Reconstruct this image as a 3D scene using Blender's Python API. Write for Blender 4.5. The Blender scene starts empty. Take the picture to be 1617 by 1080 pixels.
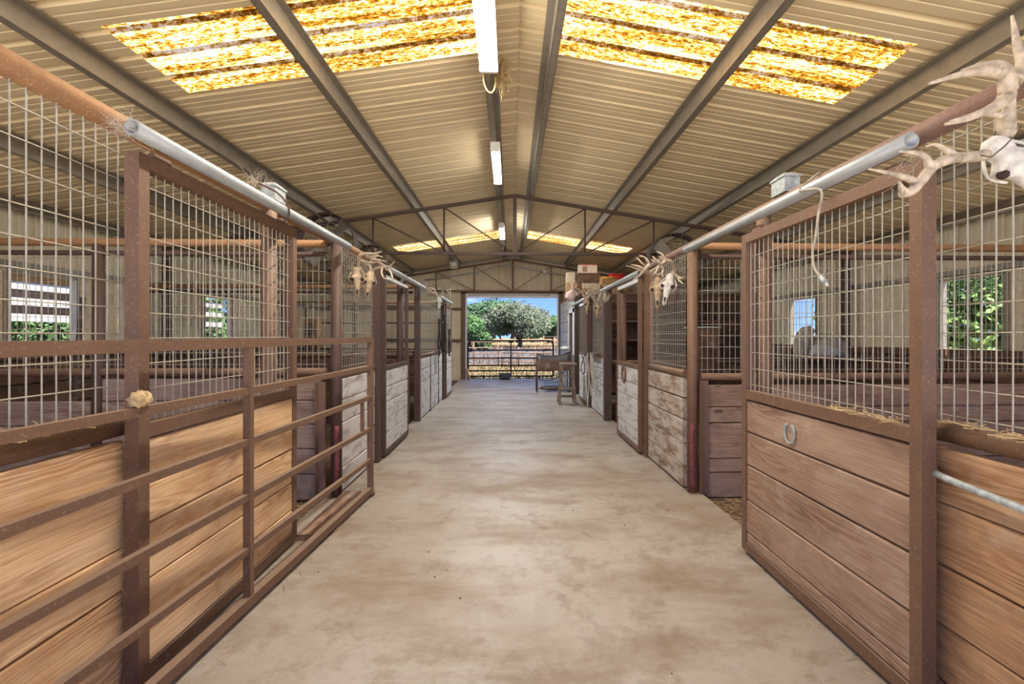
import bpy, bmesh, math, random
from mathutils import Vector, Matrix

random.seed(7)
scene = bpy.context.scene
COL = scene.collection
PI = math.pi

# ------------------------------------------------------------------ camera
FPX, YAW, CAM_H = 750.0, math.radians(2.0), 1.4
cam_d = bpy.data.cameras.new('camera')
cam_d.sensor_width = 36.0
cam_d.lens = FPX / 1617.0 * 36.0
cam_d.shift_x = -23.5 / 1617.0
cam_d.shift_y = -10.0 / 1617.0
cam_d.clip_start = 0.05
cam_d.clip_end = 600
cam = bpy.data.objects.new('camera', cam_d)
cam.location = (0, 0, CAM_H)
cam.rotation_euler = (PI / 2, 0, -YAW)
COL.objects.link(cam)
scene.camera = cam

# ------------------------------------------------------------------ view
vs = scene.view_settings
vs.view_transform = 'Standard'
vs.look = 'None'
vs.gamma = 1.0
vs.use_curve_mapping = False
vs.exposure = 1.18
try:
    scene.cycles.use_denoising = True
    scene.cycles.max_bounces = 8
    scene.cycles.diffuse_bounces = 5
    scene.cycles.transmission_bounces = 6
    scene.cycles.sample_clamp_indirect = 6.0
except Exception:
    pass

# ------------------------------------------------------------------ sky
world = bpy.data.worlds.new('sky')
scene.world = world
world.use_nodes = True
wn, wl = world.node_tree.nodes, world.node_tree.links
wn.clear()
w_out = wn.new('ShaderNodeOutputWorld')
w_bg = wn.new('ShaderNodeBackground')
w_tc = wn.new('ShaderNodeTexCoord')
w_sep = wn.new('ShaderNodeSeparateXYZ')
w_ramp = wn.new('ShaderNodeValToRGB')
cr = w_ramp.color_ramp
cr.elements[0].position = 0.0
cr.elements[0].color = (0.32, 0.52, 0.95, 1)
cr.elements[1].position = 0.12
cr.elements[1].color = (0.12, 0.30, 0.95, 1)
e = cr.elements.new(0.5)
e.color = (0.15, 0.34, 0.90, 1)
e = cr.elements.new(1.0)
e.color = (0.16, 0.34, 0.86, 1)
w_map = wn.new('ShaderNodeMapping')
w_map.inputs['Scale'].default_value = (2.2, 2.2, 9.0)
w_map.inputs['Location'].default_value = (0.35, 0.0, 0.1)
w_noise = wn.new('ShaderNodeTexNoise')
w_noise.inputs['Scale'].default_value = 2.3
w_noise.inputs['Detail'].default_value = 7
w_cr = wn.new('ShaderNodeValToRGB')
w_cr.color_ramp.elements[0].position = 0.52
w_cr.color_ramp.elements[0].color = (0, 0, 0, 1)
w_cr.color_ramp.elements[1].position = 0.72
w_cr.color_ramp.elements[1].color = (1, 1, 1, 1)
w_mix = wn.new('ShaderNodeMixRGB')
w_mix.inputs['Color2'].default_value = (0.95, 0.95, 1.0, 1)
wl.new(w_tc.outputs['Generated'], w_sep.inputs[0])
wl.new(w_sep.outputs['Z'], w_ramp.inputs['Fac'])
wl.new(w_tc.outputs['Generated'], w_map.inputs['Vector'])
wl.new(w_map.outputs[0], w_noise.inputs['Vector'])
wl.new(w_noise.outputs['Fac'], w_cr.inputs['Fac'])
wl.new(w_cr.outputs['Color'], w_mix.inputs['Fac'])
wl.new(w_ramp.outputs['Color'], w_mix.inputs['Color1'])
wl.new(w_mix.outputs['Color'], w_bg.inputs['Color'])
w_bg.inputs['Strength'].default_value = 0.70
wl.new(w_bg.outputs[0], w_out.inputs['Surface'])

# ------------------------------------------------------------------ sun
sun_d = bpy.data.lights.new('sun', 'SUN')
sun_d.energy = 8.0
sun_d.angle = math.radians(0.6)
sun_d.color = (1.0, 0.95, 0.86)
sun = bpy.data.objects.new('sun', sun_d)
sun.rotation_euler = Vector((-0.36, 0.30, -0.88)).to_track_quat('-Z', 'Y').to_euler()
sun.location = (8, -8, 20)
COL.objects.link(sun)

LAMP_W = 38.0          # strip lamps under the ridge (their lights are made with the fixtures)

# ------------------------------------------------------------------ pixel helper (1617 x 1080 frame)
_s, _c = math.sin(YAW), math.cos(YAW)
CX, CY = 832.0, 530.0
def at(x, y, Y):
    """world point on the plane at depth Y behind photograph pixel (x, y)"""
    t = (x - CX) / FPX
    X = Y * (t * _c + _s) / (_c - t * _s)
    zc = X * _s + Y * _c
    return Vector((X, Y, CAM_H - (y - CY) * zc / FPX))
def atX(x, y, X):
    t = (x - CX) / FPX
    Y = X * (_c - t * _s) / (t * _c + _s)
    zc = X * _s + Y * _c
    return Vector((X, Y, CAM_H - (y - CY) * zc / FPX))

# ------------------------------------------------------------------ materials
def new_mat(name):
    m = bpy.data.materials.new(name)
    m.use_nodes = True
    nt = m.node_tree
    return m, nt.nodes, nt.links, nt.nodes['Principled BSDF']

def ramp(n, l, fac, stops):
    r = n.new('ShaderNodeValToRGB')
    els = r.color_ramp.elements
    els[0].position, els[0].color = stops[0][0], (*stops[0][1], 1)
    els[1].position, els[1].color = stops[-1][0], (*stops[-1][1], 1)
    for p, c in stops[1:-1]:
        e = els.new(p)
        e.color = (*c, 1)
    l.new(fac, r.inputs['Fac'])
    return r.outputs['Color']

def noise(n, l, vec, scale, detail=4, rough=0.55, dist=0.0):
    t = n.new('ShaderNodeTexNoise')
    t.inputs['Scale'].default_value = scale
    t.inputs['Detail'].default_value = detail
    t.inputs['Roughness'].default_value = rough
    t.inputs['Distortion'].default_value = dist
    if vec is not None:
        l.new(vec, t.inputs['Vector'])
    return t.outputs['Fac']

def mapping(n, l, vec, scale=(1, 1, 1), loc=(0, 0, 0)):
    m = n.new('ShaderNodeMapping')
    m.inputs['Scale'].default_value = scale
    m.inputs['Location'].default_value = loc
    l.new(vec, m.inputs['Vector'])
    return m.outputs[0]

def mixc(n, l, fac, a, b, mode='MIX'):
    m = n.new('ShaderNodeMixRGB')
    m.blend_type = mode
    for k, v in (('Fac', fac), ('Color1', a), ('Color2', b)):
        if hasattr(v, 'is_output'):
            l.new(v, m.inputs[k])
        elif k == 'Fac':
            m.inputs[k].default_value = v
        else:
            m.inputs[k].default_value = (*v, 1)
    return m.outputs['Color']

def bump(n, l, b, h, strength=0.3, dist=0.01):
    bp = n.new('ShaderNodeBump')
    bp.inputs['Strength'].default_value = strength
    bp.inputs['Distance'].default_value = dist
    l.new(h, bp.inputs['Height'])
    l.new(bp.outputs[0], b.inputs['Normal'])

def obj_vec(n, l, rnd=True):
    """object coordinates pushed by a per-object random offset"""
    tc = n.new('ShaderNodeTexCoord')
    if not rnd:
        return tc.outputs['Object']
    oi = n.new('ShaderNodeObjectInfo')
    mul = n.new('ShaderNodeMath'); mul.operation = 'MULTIPLY'; mul.inputs[1].default_value = 37.0
    l.new(oi.outputs['Random'], mul.inputs[0])
    ad = n.new('ShaderNodeVectorMath'); ad.operation = 'ADD'
    l.new(tc.outputs['Object'], ad.inputs[0])
    l.new(mul.outputs[0], ad.inputs[1])
    return ad.outputs[0]

def plain(name, col, rough=0.7, metal=0.0, var=0.12, scale=14.0):
    m, n, l, b = new_mat(name)
    v = obj_vec(n, l)
    f = noise(n, l, v, scale, 5)
    lo = tuple(max(0, c * (1 - 2.2 * var)) for c in col)
    hi = tuple(min(1, c * (1 + 1.6 * var)) for c in col)
    l.new(ramp(n, l, f, [(0.25, lo), (0.75, hi)]), b.inputs['Base Color'])
    b.inputs['Roughness'].default_value = rough
    b.inputs['Metallic'].default_value = metal
    return m

def wood(name, light, dark, stain, stain_amt=0.5, white=0.0, ring=70.0, white_col=(0.62, 0.60, 0.58)):
    m, n, l, b = new_mat(name)
    v = obj_vec(n, l)
    vs_ = mapping(n, l, v, (1.2, 9.0, 9.0))
    warp = noise(n, l, vs_, 1.0, 3, 0.5)
    # rings: bands across the height, bent by low noise along the length
    sep = n.new('ShaderNodeSeparateXYZ'); l.new(v, sep.inputs[0])
    ma = n.new('ShaderNodeMath'); ma.operation = 'MULTIPLY_ADD'
    l.new(warp, ma.inputs[0]); ma.inputs[1].default_value = 0.30
    l.new(sep.outputs['Z'], ma.inputs[2])
    sc = n.new('ShaderNodeMath'); sc.operation = 'MULTIPLY'; sc.inputs[1].default_value = ring * 2 * PI / 2.2
    l.new(ma.outputs[0], sc.inputs[0])
    sn = n.new('ShaderNodeMath'); sn.operation = 'SINE'; l.new(sc.outputs[0], sn.inputs[0])
    s01 = n.new('ShaderNodeMath'); s01.operation = 'MULTIPLY_ADD'; s01.inputs[1].default_value = 0.5; s01.inputs[2].default_value = 0.5
    l.new(sn.outputs[0], s01.inputs[0])
    fine = noise(n, l, mapping(n, l, v, (4, 140, 140)), 1.0, 4, 0.6)
    big = noise(n, l, mapping(n, l, v, (1.6, 4.5, 4.5)), 1.0, 4, 0.55, 0.6)
    base = ramp(n, l, big, [(0.28, dark), (0.48, tuple((a * 0.6 + c * 0.4) for a, c in zip(light, dark))), (0.72, light)])
    rings = mixc(n, l, 0.0, base, base)
    darker = mixc(n, l, 1.0, base, (0.62, 0.50, 0.42), 'MULTIPLY')
    zone = noise(n, l, mapping(n, l, v, (0.9, 5, 5), (5, 3, 1)), 1.0, 2)
    zr = ramp(n, l, zone, [(0.38, (0, 0, 0)), (0.62, (1, 1, 1))])
    rm = n.new('ShaderNodeMath'); rm.operation = 'MULTIPLY'
    l.new(s01.outputs[0], rm.inputs[0]); l.new(zr, rm.inputs[1])
    col = mixc(n, l, rm.outputs[0], base, darker)
    col = mixc(n, l, ramp(n, l, fine, [(0.42, (0, 0, 0)), (0.70, (0.5, 0.5, 0.5))]), col, stain)
    blot = noise(n, l, mapping(n, l, v, (2.2, 3.5, 3.5), (1, 7, 2)), 1.6, 5, 0.6, 0.8)
    col = mixc(n, l, ramp(n, l, blot, [(0.52, (0, 0, 0)), (0.72, (stain_amt,) * 3)]), col, stain)
    # knots
    vo = n.new('ShaderNodeTexVoronoi'); vo.inputs['Scale'].default_value = 1.0
    l.new(mapping(n, l, v, (1.9, 5.2, 5.2)), vo.inputs['Vector'])
    kn = ramp(n, l, vo.outputs['Distance'], [(0.06, (0.8, 0.8, 0.8)), (0.11, (0, 0, 0))])
    col = mixc(n, l, kn, col, tuple(c * 0.35 for c in stain))
    if white > 0:
        wz = noise(n, l, mapping(n, l, v, (3.0, 11, 11), (2, 2, 9)), 1.3, 6, 0.62, 0.4)
        wr = ramp(n, l, wz, [(0.5 - 0.28 * white, (0, 0, 0)), (0.66 - 0.2 * white, (0.92, 0.92, 0.92))])
        col = mixc(n, l, wr, col, white_col)
    # pale dust
    du = noise(n, l, v, 5.0, 6, 0.65, 0.3)
    col = mixc(n, l, ramp(n, l, du, [(0.55, (0, 0, 0)), (0.8, (0.55, 0.55, 0.55))]), col, (0.50, 0.42, 0.34))
    l.new(col, b.inputs['Base Color'])
    b.inputs['Roughness'].default_value = 0.82
    bump(n, l, b, fine, 0.5, 0.006)
    return m

def rusty(name, base, rust, dust, rough=0.62, metal=0.25, dust_amt=0.6):
    m, n, l, b = new_mat(name)
    v = obj_vec(n, l)
    a = noise(n, l, v, 9, 6, 0.65)
    col = ramp(n, l, a, [(0.3, base), (0.55, rust), (0.75, tuple(c * 1.25 for c in base))])
    sp = noise(n, l, v, 90, 3, 0.6)
    col = mixc(n, l, ramp(n, l, sp, [(0.58, (0, 0, 0)), (0.72, (dust_amt,) * 3)]), col, dust)
    geo = n.new('ShaderNodeNewGeometry')
    sep = n.new('ShaderNodeSeparateXYZ'); l.new(geo.outputs['Normal'], sep.inputs[0])
    # settled dust lies on upward faces
    up = ramp(n, l, sep.outputs['Z'], [(0.45, (0, 0, 0)), (0.9, (0.75 * dust_amt,) * 3)])
    col = mixc(n, l, up, col, dust)
    l.new(col, b.inputs['Base Color'])
    b.inputs['Roughness'].default_value = rough
    b.inputs['Metallic'].default_value = metal
    bump(n, l, b, sp, 0.15, 0.003)
    return m

M = {}
M['wood_tan'] = wood('tan_plank_wood', (0.82, 0.58, 0.34), (0.69, 0.44, 0.22), (0.40, 0.175, 0.065), 0.6)
M['wood_brown'] = wood('brown_plank_wood', (0.41, 0.28, 0.20), (0.27, 0.17, 0.115), (0.15, 0.085, 0.06), 0.6)
M['wood_honey'] = wood('honey_plank_wood', (0.56, 0.35, 0.19), (0.38, 0.205, 0.095), (0.17, 0.08, 0.04), 0.7)
M['wood_white'] = wood('whitewashed_wood', (0.34, 0.28, 0.23), (0.22, 0.17, 0.13), (0.11, 0.075, 0.055), 0.5, white=0.80, white_col=(0.64, 0.635, 0.63))
M['wood_half'] = wood('worn_whitewash_wood', (0.36, 0.26, 0.19), (0.24, 0.165, 0.115), (0.13, 0.08, 0.055), 0.5, white=0.34, white_col=(0.50, 0.45, 0.41))
M['wood_dark'] = wood('dark_kick_wood', (0.20, 0.115, 0.07), (0.12, 0.065, 0.038), (0.055, 0.03, 0.02), 0.6)
M['wood_grey'] = wood('grey_dusty_wood', (0.38, 0.29, 0.23), (0.26, 0.185, 0.14), (0.15, 0.10, 0.075), 0.5)
M['rust'] = rusty('rust_brown_steel', (0.15, 0.090, 0.064), (0.185, 0.102, 0.062), (0.37, 0.275, 0.205), dust_amt=0.6)
M['rust_dark'] = rusty('dark_brown_steel', (0.075, 0.048, 0.040), (0.10, 0.060, 0.045), (0.27, 0.20, 0.16), dust_amt=0.35)
M['rust_and_glow'] = rusty('rust_and_glow_pipe', (0.27, 0.14, 0.07), (0.34, 0.18, 0.08), (0.52, 0.37, 0.22), dust_amt=0.8)  # rust tinted orange to paint in skylight glow on the partition pipes
M['rust_pink'] = rusty('mauve_rust_pipe', (0.19, 0.12, 0.10), (0.24, 0.14, 0.105), (0.46, 0.35, 0.28), dust_amt=0.7)
M['galv'] = rusty('galvanised_pipe', (0.36, 0.40, 0.42), (0.44, 0.47, 0.48), (0.52, 0.40, 0.27), rough=0.45, metal=0.45, dust_amt=0.65)
M['purlin'] = rusty('galvanised_purlin', (0.27, 0.25, 0.21), (0.35, 0.31, 0.25), (0.36, 0.29, 0.19), rough=0.5, metal=0.5, dust_amt=0.4)
M['wire'] = rusty('galvanised_wire', (0.46, 0.455, 0.40), (0.40, 0.36, 0.28), (0.43, 0.35, 0.25), rough=0.5, metal=0.35, dust_amt=0.4)
M['red_paint'] = plain('red_paint', (0.19, 0.05, 0.05), 0.75, 0.0, 0.3, 40)
M['bone'] = plain('bone', (0.66, 0.63, 0.57), 0.7, 0.0, 0.2, 34)
M['antler'] = plain('antler', (0.52, 0.43, 0.32), 0.6, 0.0, 0.26, 28)
M['old_bone'] = plain('old_bone', (0.50, 0.38, 0.25), 0.7, 0.0, 0.22, 26)
M['shade_and_grit'] = plain('hollow_shade_and_grit', (0.045, 0.028, 0.02), 0.95)  # near black paints the shade inside skull hollows; also colours the grit
M['black'] = plain('black_steel', (0.018, 0.016, 0.016), 0.5, 0.3)
M['charcoal'] = plain('charcoal_rubber', (0.03, 0.032, 0.035), 0.7)
M['white_metal'] = plain('white_enamel', (0.78, 0.77, 0.74), 0.45, 0.0, 0.04)
M['rope'] = plain('pale_rope', (0.60, 0.55, 0.46), 0.9, 0.0, 0.2, 60)
M['leather'] = plain('dark_leather', (0.05, 0.035, 0.03), 0.55, 0.0, 0.3)
M['card'] = plain('cardboard', (0.42, 0.24, 0.11), 0.85, 0.0, 0.08)
M['card_pale'] = plain('pale_cardboard', (0.56, 0.44, 0.28), 0.85, 0.0, 0.08)
M['cream_box'] = plain('cream_print_box', (0.62, 0.56, 0.48), 0.7, 0.0, 0.1)
M['red_plastic'] = plain('red_plastic', (0.55, 0.03, 0.03), 0.4, 0.0, 0.06)
M['yellow_plastic'] = plain('yellow_plastic', (0.70, 0.36, 0.04), 0.5, 0.0, 0.06)
M['pink_bag'] = plain('pink_feed_bag', (0.62, 0.42, 0.36), 0.7, 0.0, 0.2, 40)
M['straw'] = plain('straw', (0.55, 0.40, 0.19), 0.9, 0.0, 0.25, 50)
M['mud'] = plain('dried_mud_nest', (0.55, 0.39, 0.20), 0.95, 0.0, 0.3, 60)
M['bark'] = plain('bark', (0.12, 0.09, 0.07), 0.9, 0.0, 0.3, 10)
M['leaf_grey'] = plain('grey_green_leaf', (0.105, 0.13, 0.078), 0.7, 0.0, 0.32, 1.2)
M['leaf_sunlit'] = plain('sunlit_green_leaf', (0.17, 0.29, 0.07), 0.7, 0.0, 0.35, 1.5)  # lighter leaf tone paints sunlight onto a crown side lying in shade
M['leaf_green'] = plain('green_leaf', (0.055, 0.125, 0.03), 0.7, 0.0, 0.35, 1.0)
M['leaf_dark'] = plain('dark_green_leaf', (0.03, 0.075, 0.03), 0.7, 0.0, 0.35, 1.0)
M['cloth'] = plain('dusty_canvas', (0.42, 0.38, 0.31), 0.9, 0.0, 0.2, 20)
M['cloth_pale'] = plain('pale_fleece', (0.62, 0.62, 0.60), 0.9, 0.0, 0.12, 30)
M['grey_plastic'] = plain('blue_grey_plastic', (0.20, 0.25, 0.30), 0.5)
M['weathered'] = plain('weathered_zinc', (0.42, 0.46, 0.46), 0.7, 0.3, 0.2, 40)
M['dry_grass'] = plain('dry_grass_blades', (0.24, 0.185, 0.095), 0.9, 0.0, 0.25, 3)
M['grey_brush'] = plain('grey_dead_brush', (0.25, 0.225, 0.22), 0.9, 0.0, 0.25, 3)
M['screen_print'] = plain('box_print', (0.40, 0.12, 0.08), 0.7)

def mat_concrete():
    m, n, l, b = new_mat('worn_concrete')
    tc = n.new('ShaderNodeTexCoord')
    v = tc.outputs['Object']
    big = noise(n, l, v, 0.55, 5, 0.6, 0.4)
    col = ramp(n, l, big, [(0.28, (0.30, 0.25, 0.20)), (0.5, (0.365, 0.325, 0.275)), (0.72, (0.42, 0.39, 0.35))])
    mid = noise(n, l, mapping(n, l, v, (0.9, 2.2, 1), (3, 1, 0)), 1.1, 8, 0.68, 0.25)
    col = mixc(n, l, ramp(n, l, mid, [(0.46, (0, 0, 0)), (0.64, (0.85,) * 3)]), col, (0.245, 0.175, 0.12))
    st = noise(n, l, mapping(n, l, v, (1, 1, 1), (11, 5, 0)), 4.2, 8, 0.72, 0.2)
    col = mixc(n, l, ramp(n, l, st, [(0.51, (0, 0, 0)), (0.63, (0.65,) * 3)]), col, (0.21, 0.15, 0.105))
    sp = noise(n, l, v, 30, 6, 0.75)
    col = mixc(n, l, ramp(n, l, sp, [(0.50, (0, 0, 0)), (0.72, (0.5,) * 3)]), col, (0.25, 0.19, 0.14))
    pale = noise(n, l, mapping(n, l, v, (1, 0.6, 1), (7, 2, 0)), 0.9, 6, 0.6, 0.5)
    col = mixc(n, l, ramp(n, l, pale, [(0.52, (0, 0, 0)), (0.74, (0.5,) * 3)]), col, (0.52, 0.50, 0.47))
    l.new(col, b.inputs['Base Color'])
    r = ramp(n, l, mid, [(0.3, (0.40,) * 3), (0.7, (0.62,) * 3)])
    l.new(r, b.inputs['Roughness'])
    bump(n, l, b, noise(n, l, v, 60, 4, 0.6), 0.12, 0.004)
    return m
M['concrete'] = mat_concrete()

def mat_dirt():
    m, n, l, b = new_mat('stall_dirt')
    tc = n.new('ShaderNodeTexCoord')
    v = tc.outputs['Object']
    a = noise(n, l, v, 3, 8, 0.7, 0.5)
    l.new(ramp(n, l, a, [(0.3, (0.055, 0.035, 0.02)), (0.55, (0.15, 0.10, 0.055)), (0.75, (0.27, 0.19, 0.10))]), b.inputs['Base Color'])
    b.inputs['Roughness'].default_value = 0.95
    bump(n, l, b, a, 0.8, 0.05)
    return m
M['dirt'] = mat_dirt()

def mat_ground():
    m, n, l, b = new_mat('dry_pasture')
    tc = n.new('ShaderNodeTexCoord')
    v = tc.outputs['Object']
    a = noise(n, l, v, 0.35, 7, 0.65, 0.4)
    col = ramp(n, l, a, [(0.3, (0.12, 0.085, 0.045)), (0.5, (0.18, 0.135, 0.072)), (0.7, (0.215, 0.172, 0.10))])
    g = noise(n, l, mapping(n, l, v, (1, 1, 1), (31, 12, 0)), 0.12, 5, 0.6)
    col = mixc(n, l, ramp(n, l, g, [(0.52, (0, 0, 0)), (0.66, (0.7,) * 3)]), col, (0.13, 0.15, 0.06))
    l.new(col, b.inputs['Base Color'])
    b.inputs['Roughness'].default_value = 0.95
    return m
M['ground'] = mat_ground()

M['caliche'] = plain('bounce_caliche', (0.68, 0.62, 0.53), 0.95, 0.0, 0.08, 1.5)  # kept pale so the added yard bounces more sunlight

def mat_sheet(name, lo, hi):
    m, n, l, b = new_mat(name)
    v = obj_vec(n, l)
    a = noise(n, l, mapping(n, l, v, (0.6, 3, 3)), 1.2, 5, 0.6)
    col = ramp(n, l, a, [(0.3, lo), (0.7, hi)])
    sp = noise(n, l, v, 35, 4, 0.65)
    col = mixc(n, l, ramp(n, l, sp, [(0.64, (0, 0, 0)), (0.75, (0.25,) * 3)]), col, (0.38, 0.29, 0.18))
    l.new(col, b.inputs['Base Color'])
    b.inputs['Roughness'].default_value = 0.65
    return m
M['roof'] = mat_sheet('cream_roof_sheet', (0.72, 0.575, 0.345), (0.82, 0.68, 0.44))
M['wallsheet'] = mat_sheet('cream_wall_sheet', (0.70, 0.60, 0.41), (0.80, 0.71, 0.52))

def mat_skylight():
    m = bpy.data.materials.new('aged_amber_fibreglass')
    m.use_nodes = True
    n, l = m.node_tree.nodes, m.node_tree.links
    n.clear()
    out = n.new('ShaderNodeOutputMaterial')
    v = obj_vec(n, l)
    a = noise(n, l, mapping(n, l, v, (20, 46, 30)), 1.0, 6, 0.8, 0.4)
    band = noise(n, l, mapping(n, l, v, (0.7, 10, 3)), 1.0, 3, 0.5)
    add = n.new('ShaderNodeMath'); add.operation = 'MULTIPLY_ADD'
    l.new(band, add.inputs[0]); add.inputs[1].default_value = 0.42; l.new(a, add.inputs[2])
    sub = n.new('ShaderNodeMath'); sub.operation = 'SUBTRACT'; l.new(add.outputs[0], sub.inputs[0]); sub.inputs[1].default_value = 0.20
    col = ramp(n, l, sub.outputs[0], [(0.40, (0.07, 0.022, 0.002)), (0.465, (0.34, 0.115, 0.006)), (0.52, (0.60, 0.30, 0.03)), (0.575, (0.90, 0.72, 0.36)), (0.63, (0.95, 0.90, 0.74))])
    tr = n.new('ShaderNodeBsdfTranslucent')
    l.new(col, tr.inputs['Color'])
    df = n.new('ShaderNodeBsdfDiffuse')
    l.new(mixc(n, l, 0.5, col, (0.30, 0.18, 0.06)), df.inputs['Color'])
    mx = n.new('ShaderNodeMixShader'); mx.inputs[0].default_value = 0.25
    l.new(tr.outputs[0], mx.inputs[1]); l.new(df.outputs[0], mx.inputs[2])
    l.new(mx.outputs[0], out.inputs['Surface'])
    return m
M['skylight'] = mat_skylight()

def mat_tube(name, col, strength):
    m = bpy.data.materials.new(name)
    m.use_nodes = True
    n, l = m.node_tree.nodes, m.node_tree.links
    b = n['Principled BSDF']
    b.inputs['Base Color'].default_value = (0.85, 0.84, 0.8, 1)
    b.inputs['Roughness'].default_value = 0.3
    b.inputs['Emission Color'].default_value = (*col, 1)
    b.inputs['Emission Strength'].default_value = strength
    return m
M['tube'] = mat_tube('warm_lamp_diffuser', (1.0, 0.93, 0.80), 20.0)
M['tube_mid'] = mat_tube('lamp_diffuser', (1.0, 0.97, 0.90), 11.0)
M['tube_far'] = mat_tube('cool_lamp_diffuser', (0.97, 0.97, 0.97), 42.0)

M['jar_glass'] = plain('dusty_jar_glass', (0.62, 0.60, 0.44), 0.25, 0.0, 0.08)

# ------------------------------------------------------------------ mesh builder
WPOS = {}        # world position of every object made here (none is rotated unless said)

class MB:
    def __init__(s):
        s.v, s.f, s.sm = [], [], []
    def quadbox(s, pts):
        b = len(s.v)
        s.v += [Vector(p) for p in pts]
        for q in ((0, 3, 2, 1), (4, 5, 6, 7), (0, 1, 5, 4), (1, 2, 6, 5), (2, 3, 7, 6), (3, 0, 4, 7)):
            s.f.append(tuple(b + i for i in q)); s.sm.append(False)
        return s
    def box(s, lo, hi):
        x0, y0, z0 = lo; x1, y1, z1 = hi
        return s.quadbox([(x0, y0, z0), (x1, y0, z0), (x1, y1, z0), (x0, y1, z0),
                          (x0, y0, z1), (x1, y0, z1), (x1, y1, z1), (x0, y1, z1)])
    def bar(s, a, b, w, h=None, up=(0, 0, 1)):
        """square bar from a to b, w wide and h tall"""
        h = w if h is None else h
        a, b = Vector(a), Vector(b)
        d = (b - a).normalized()
        u = Vector(up)
        if abs(d.dot(u)) > 0.95:
            u = Vector((1, 0, 0))
        r = d.cross(u).normalized(); u = r.cross(d).normalized()
        r *= w / 2; u *= h / 2
        return s.quadbox([a - r - u, a + r - u, b + r - u, b - r - u, a - r + u, a + r + u, b + r + u, b - r + u])
    def tube(s, pts, rad, sides=8, caps=True, closed=False, smooth=True):
        pts = [Vector(p) for p in pts]
        n = len(pts)
        rads = rad if isinstance(rad, (list, tuple)) else [rad] * n
        b0 = len(s.v)
        prev = None
        for i, p in enumerate(pts):
            if closed:
                d = pts[(i + 1) % n] - pts[i - 1]
            else:
                d = (pts[min(i + 1, n - 1)] - pts[max(i - 1, 0)])
            d = d.normalized() if d.length > 1e-9 else Vector((0, 0, 1))
            if prev is None:
                u = Vector((0, 0, 1)) if abs(d.z) < 0.9 else Vector((1, 0, 0))
                u = (u - d * u.dot(d)).normalized()
            else:
                u = prev - d * prev.dot(d)
                u = u.normalized() if u.length > 1e-6 else Vector((1, 0, 0))
            prev = u
            w = d.cross(u)
            for k in range(sides):
                a = 2 * PI * k / sides
                s.v.append(p + (u * math.cos(a) + w * math.sin(a)) * rads[i])
        rng = n if closed else n - 1
        for i in range(rng):
            j = (i + 1) % n
            for k in range(sides):
                k2 = (k + 1) % sides
                s.f.append((b0 + i * sides + k, b0 + j * sides + k, b0 + j * sides + k2, b0 + i * sides + k2)); s.sm.append(smooth)
        if caps and not closed:
            s.f.append(tuple(b0 + k for k in range(sides))[::-1]); s.sm.append(False)
            s.f.append(tuple(b0 + (n - 1) * sides + k for k in range(sides))); s.sm.append(False)
        return s
    def hollow(s, a, b, r, sides=14, wall=0.006):
        """open-ended pipe"""
        a, b = Vector(a), Vector(b)
        d = (b - a).normalized()
        u = Vector((0, 0, 1)) if abs(d.z) < 0.9 else Vector((1, 0, 0))
        u = (u - d * u.dot(d)).normalized(); w = d.cross(u)
        b0 = len(s.v)
        for p, rr in ((a, r), (b, r), (b, r - wall), (a, r - wall)):
            for k in range(sides):
                t = 2 * PI * k / sides
                s.v.append(p + (u * math.cos(t) + w * math.sin(t)) * rr)
        for i in range(4):
            j = (i + 1) % 4
            for k in range(sides):
                k2 = (k + 1) % sides
                s.f.append((b0 + i * sides + k, b0 + j * sides + k, b0 + j * sides + k2, b0 + i * sides + k2)); s.sm.append(i in (0, 2))
        return s
    def loft(s, rings, caps=True, smooth=True):
        """rings: equal-length closed loops"""
        b0 = len(s.v); n = len(rings[0])
        for r in rings:
            s.v += [Vector(p) for p in r]
        for i in range(len(rings) - 1):
            for k in range(n):
                k2 = (k + 1) % n
                s.f.append((b0 + i * n + k, b0 + i * n + k2, b0 + (i + 1) * n + k2, b0 + (i + 1) * n + k)); s.sm.append(smooth)
        if caps:
            s.f.append(tuple(b0 + k for k in range(n))[::-1]); s.sm.append(smooth)
            s.f.append(tuple(b0 + (len(rings) - 1) * n + k for k in range(n))); s.sm.append(smooth)
        return s
    def strip(s, prof, a, b):
        """sheet: profile points (list of Vectors) swept by offset from a to b"""
        b0 = len(s.v)
        for p in prof:
            s.v.append(Vector(p) + Vector(a)); s.v.append(Vector(p) + Vector(b))
        for i in range(len(prof) - 1):
            s.f.append((b0 + 2 * i, b0 + 2 * i + 1, b0 + 2 * i + 3, b0 + 2 * i + 2)); s.sm.append(False)
        return s
    def blob(s, c, r, seed=0, rough=0.15, seg=10, rng=7):
        rn = random.Random(seed)
        rings = []
        for i in range(rng):
            t = PI * (i + 0.5) / rng
            ring = []
            for k in range(seg):
                a = 2 * PI * k / seg
                q = 1 + rn.uniform(-rough, rough)
                ring.append((c[0] + r[0] * math.sin(t) * math.cos(a) * q, c[1] + r[1] * math.sin(t) * math.sin(a) * q, c[2] - r[2] * math.cos(t) * q))
            rings.append(ring)
        return s.loft(rings)
    def mesh(s, name, origin=(0, 0, 0)):
        o = Vector(origin)
        me = bpy.data.meshes.new(name)
        me.from_pydata([tuple(p - o) for p in s.v], [], s.f)
        me.polygons.foreach_set('use_smooth', s.sm)
        me.update()
        return me

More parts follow.
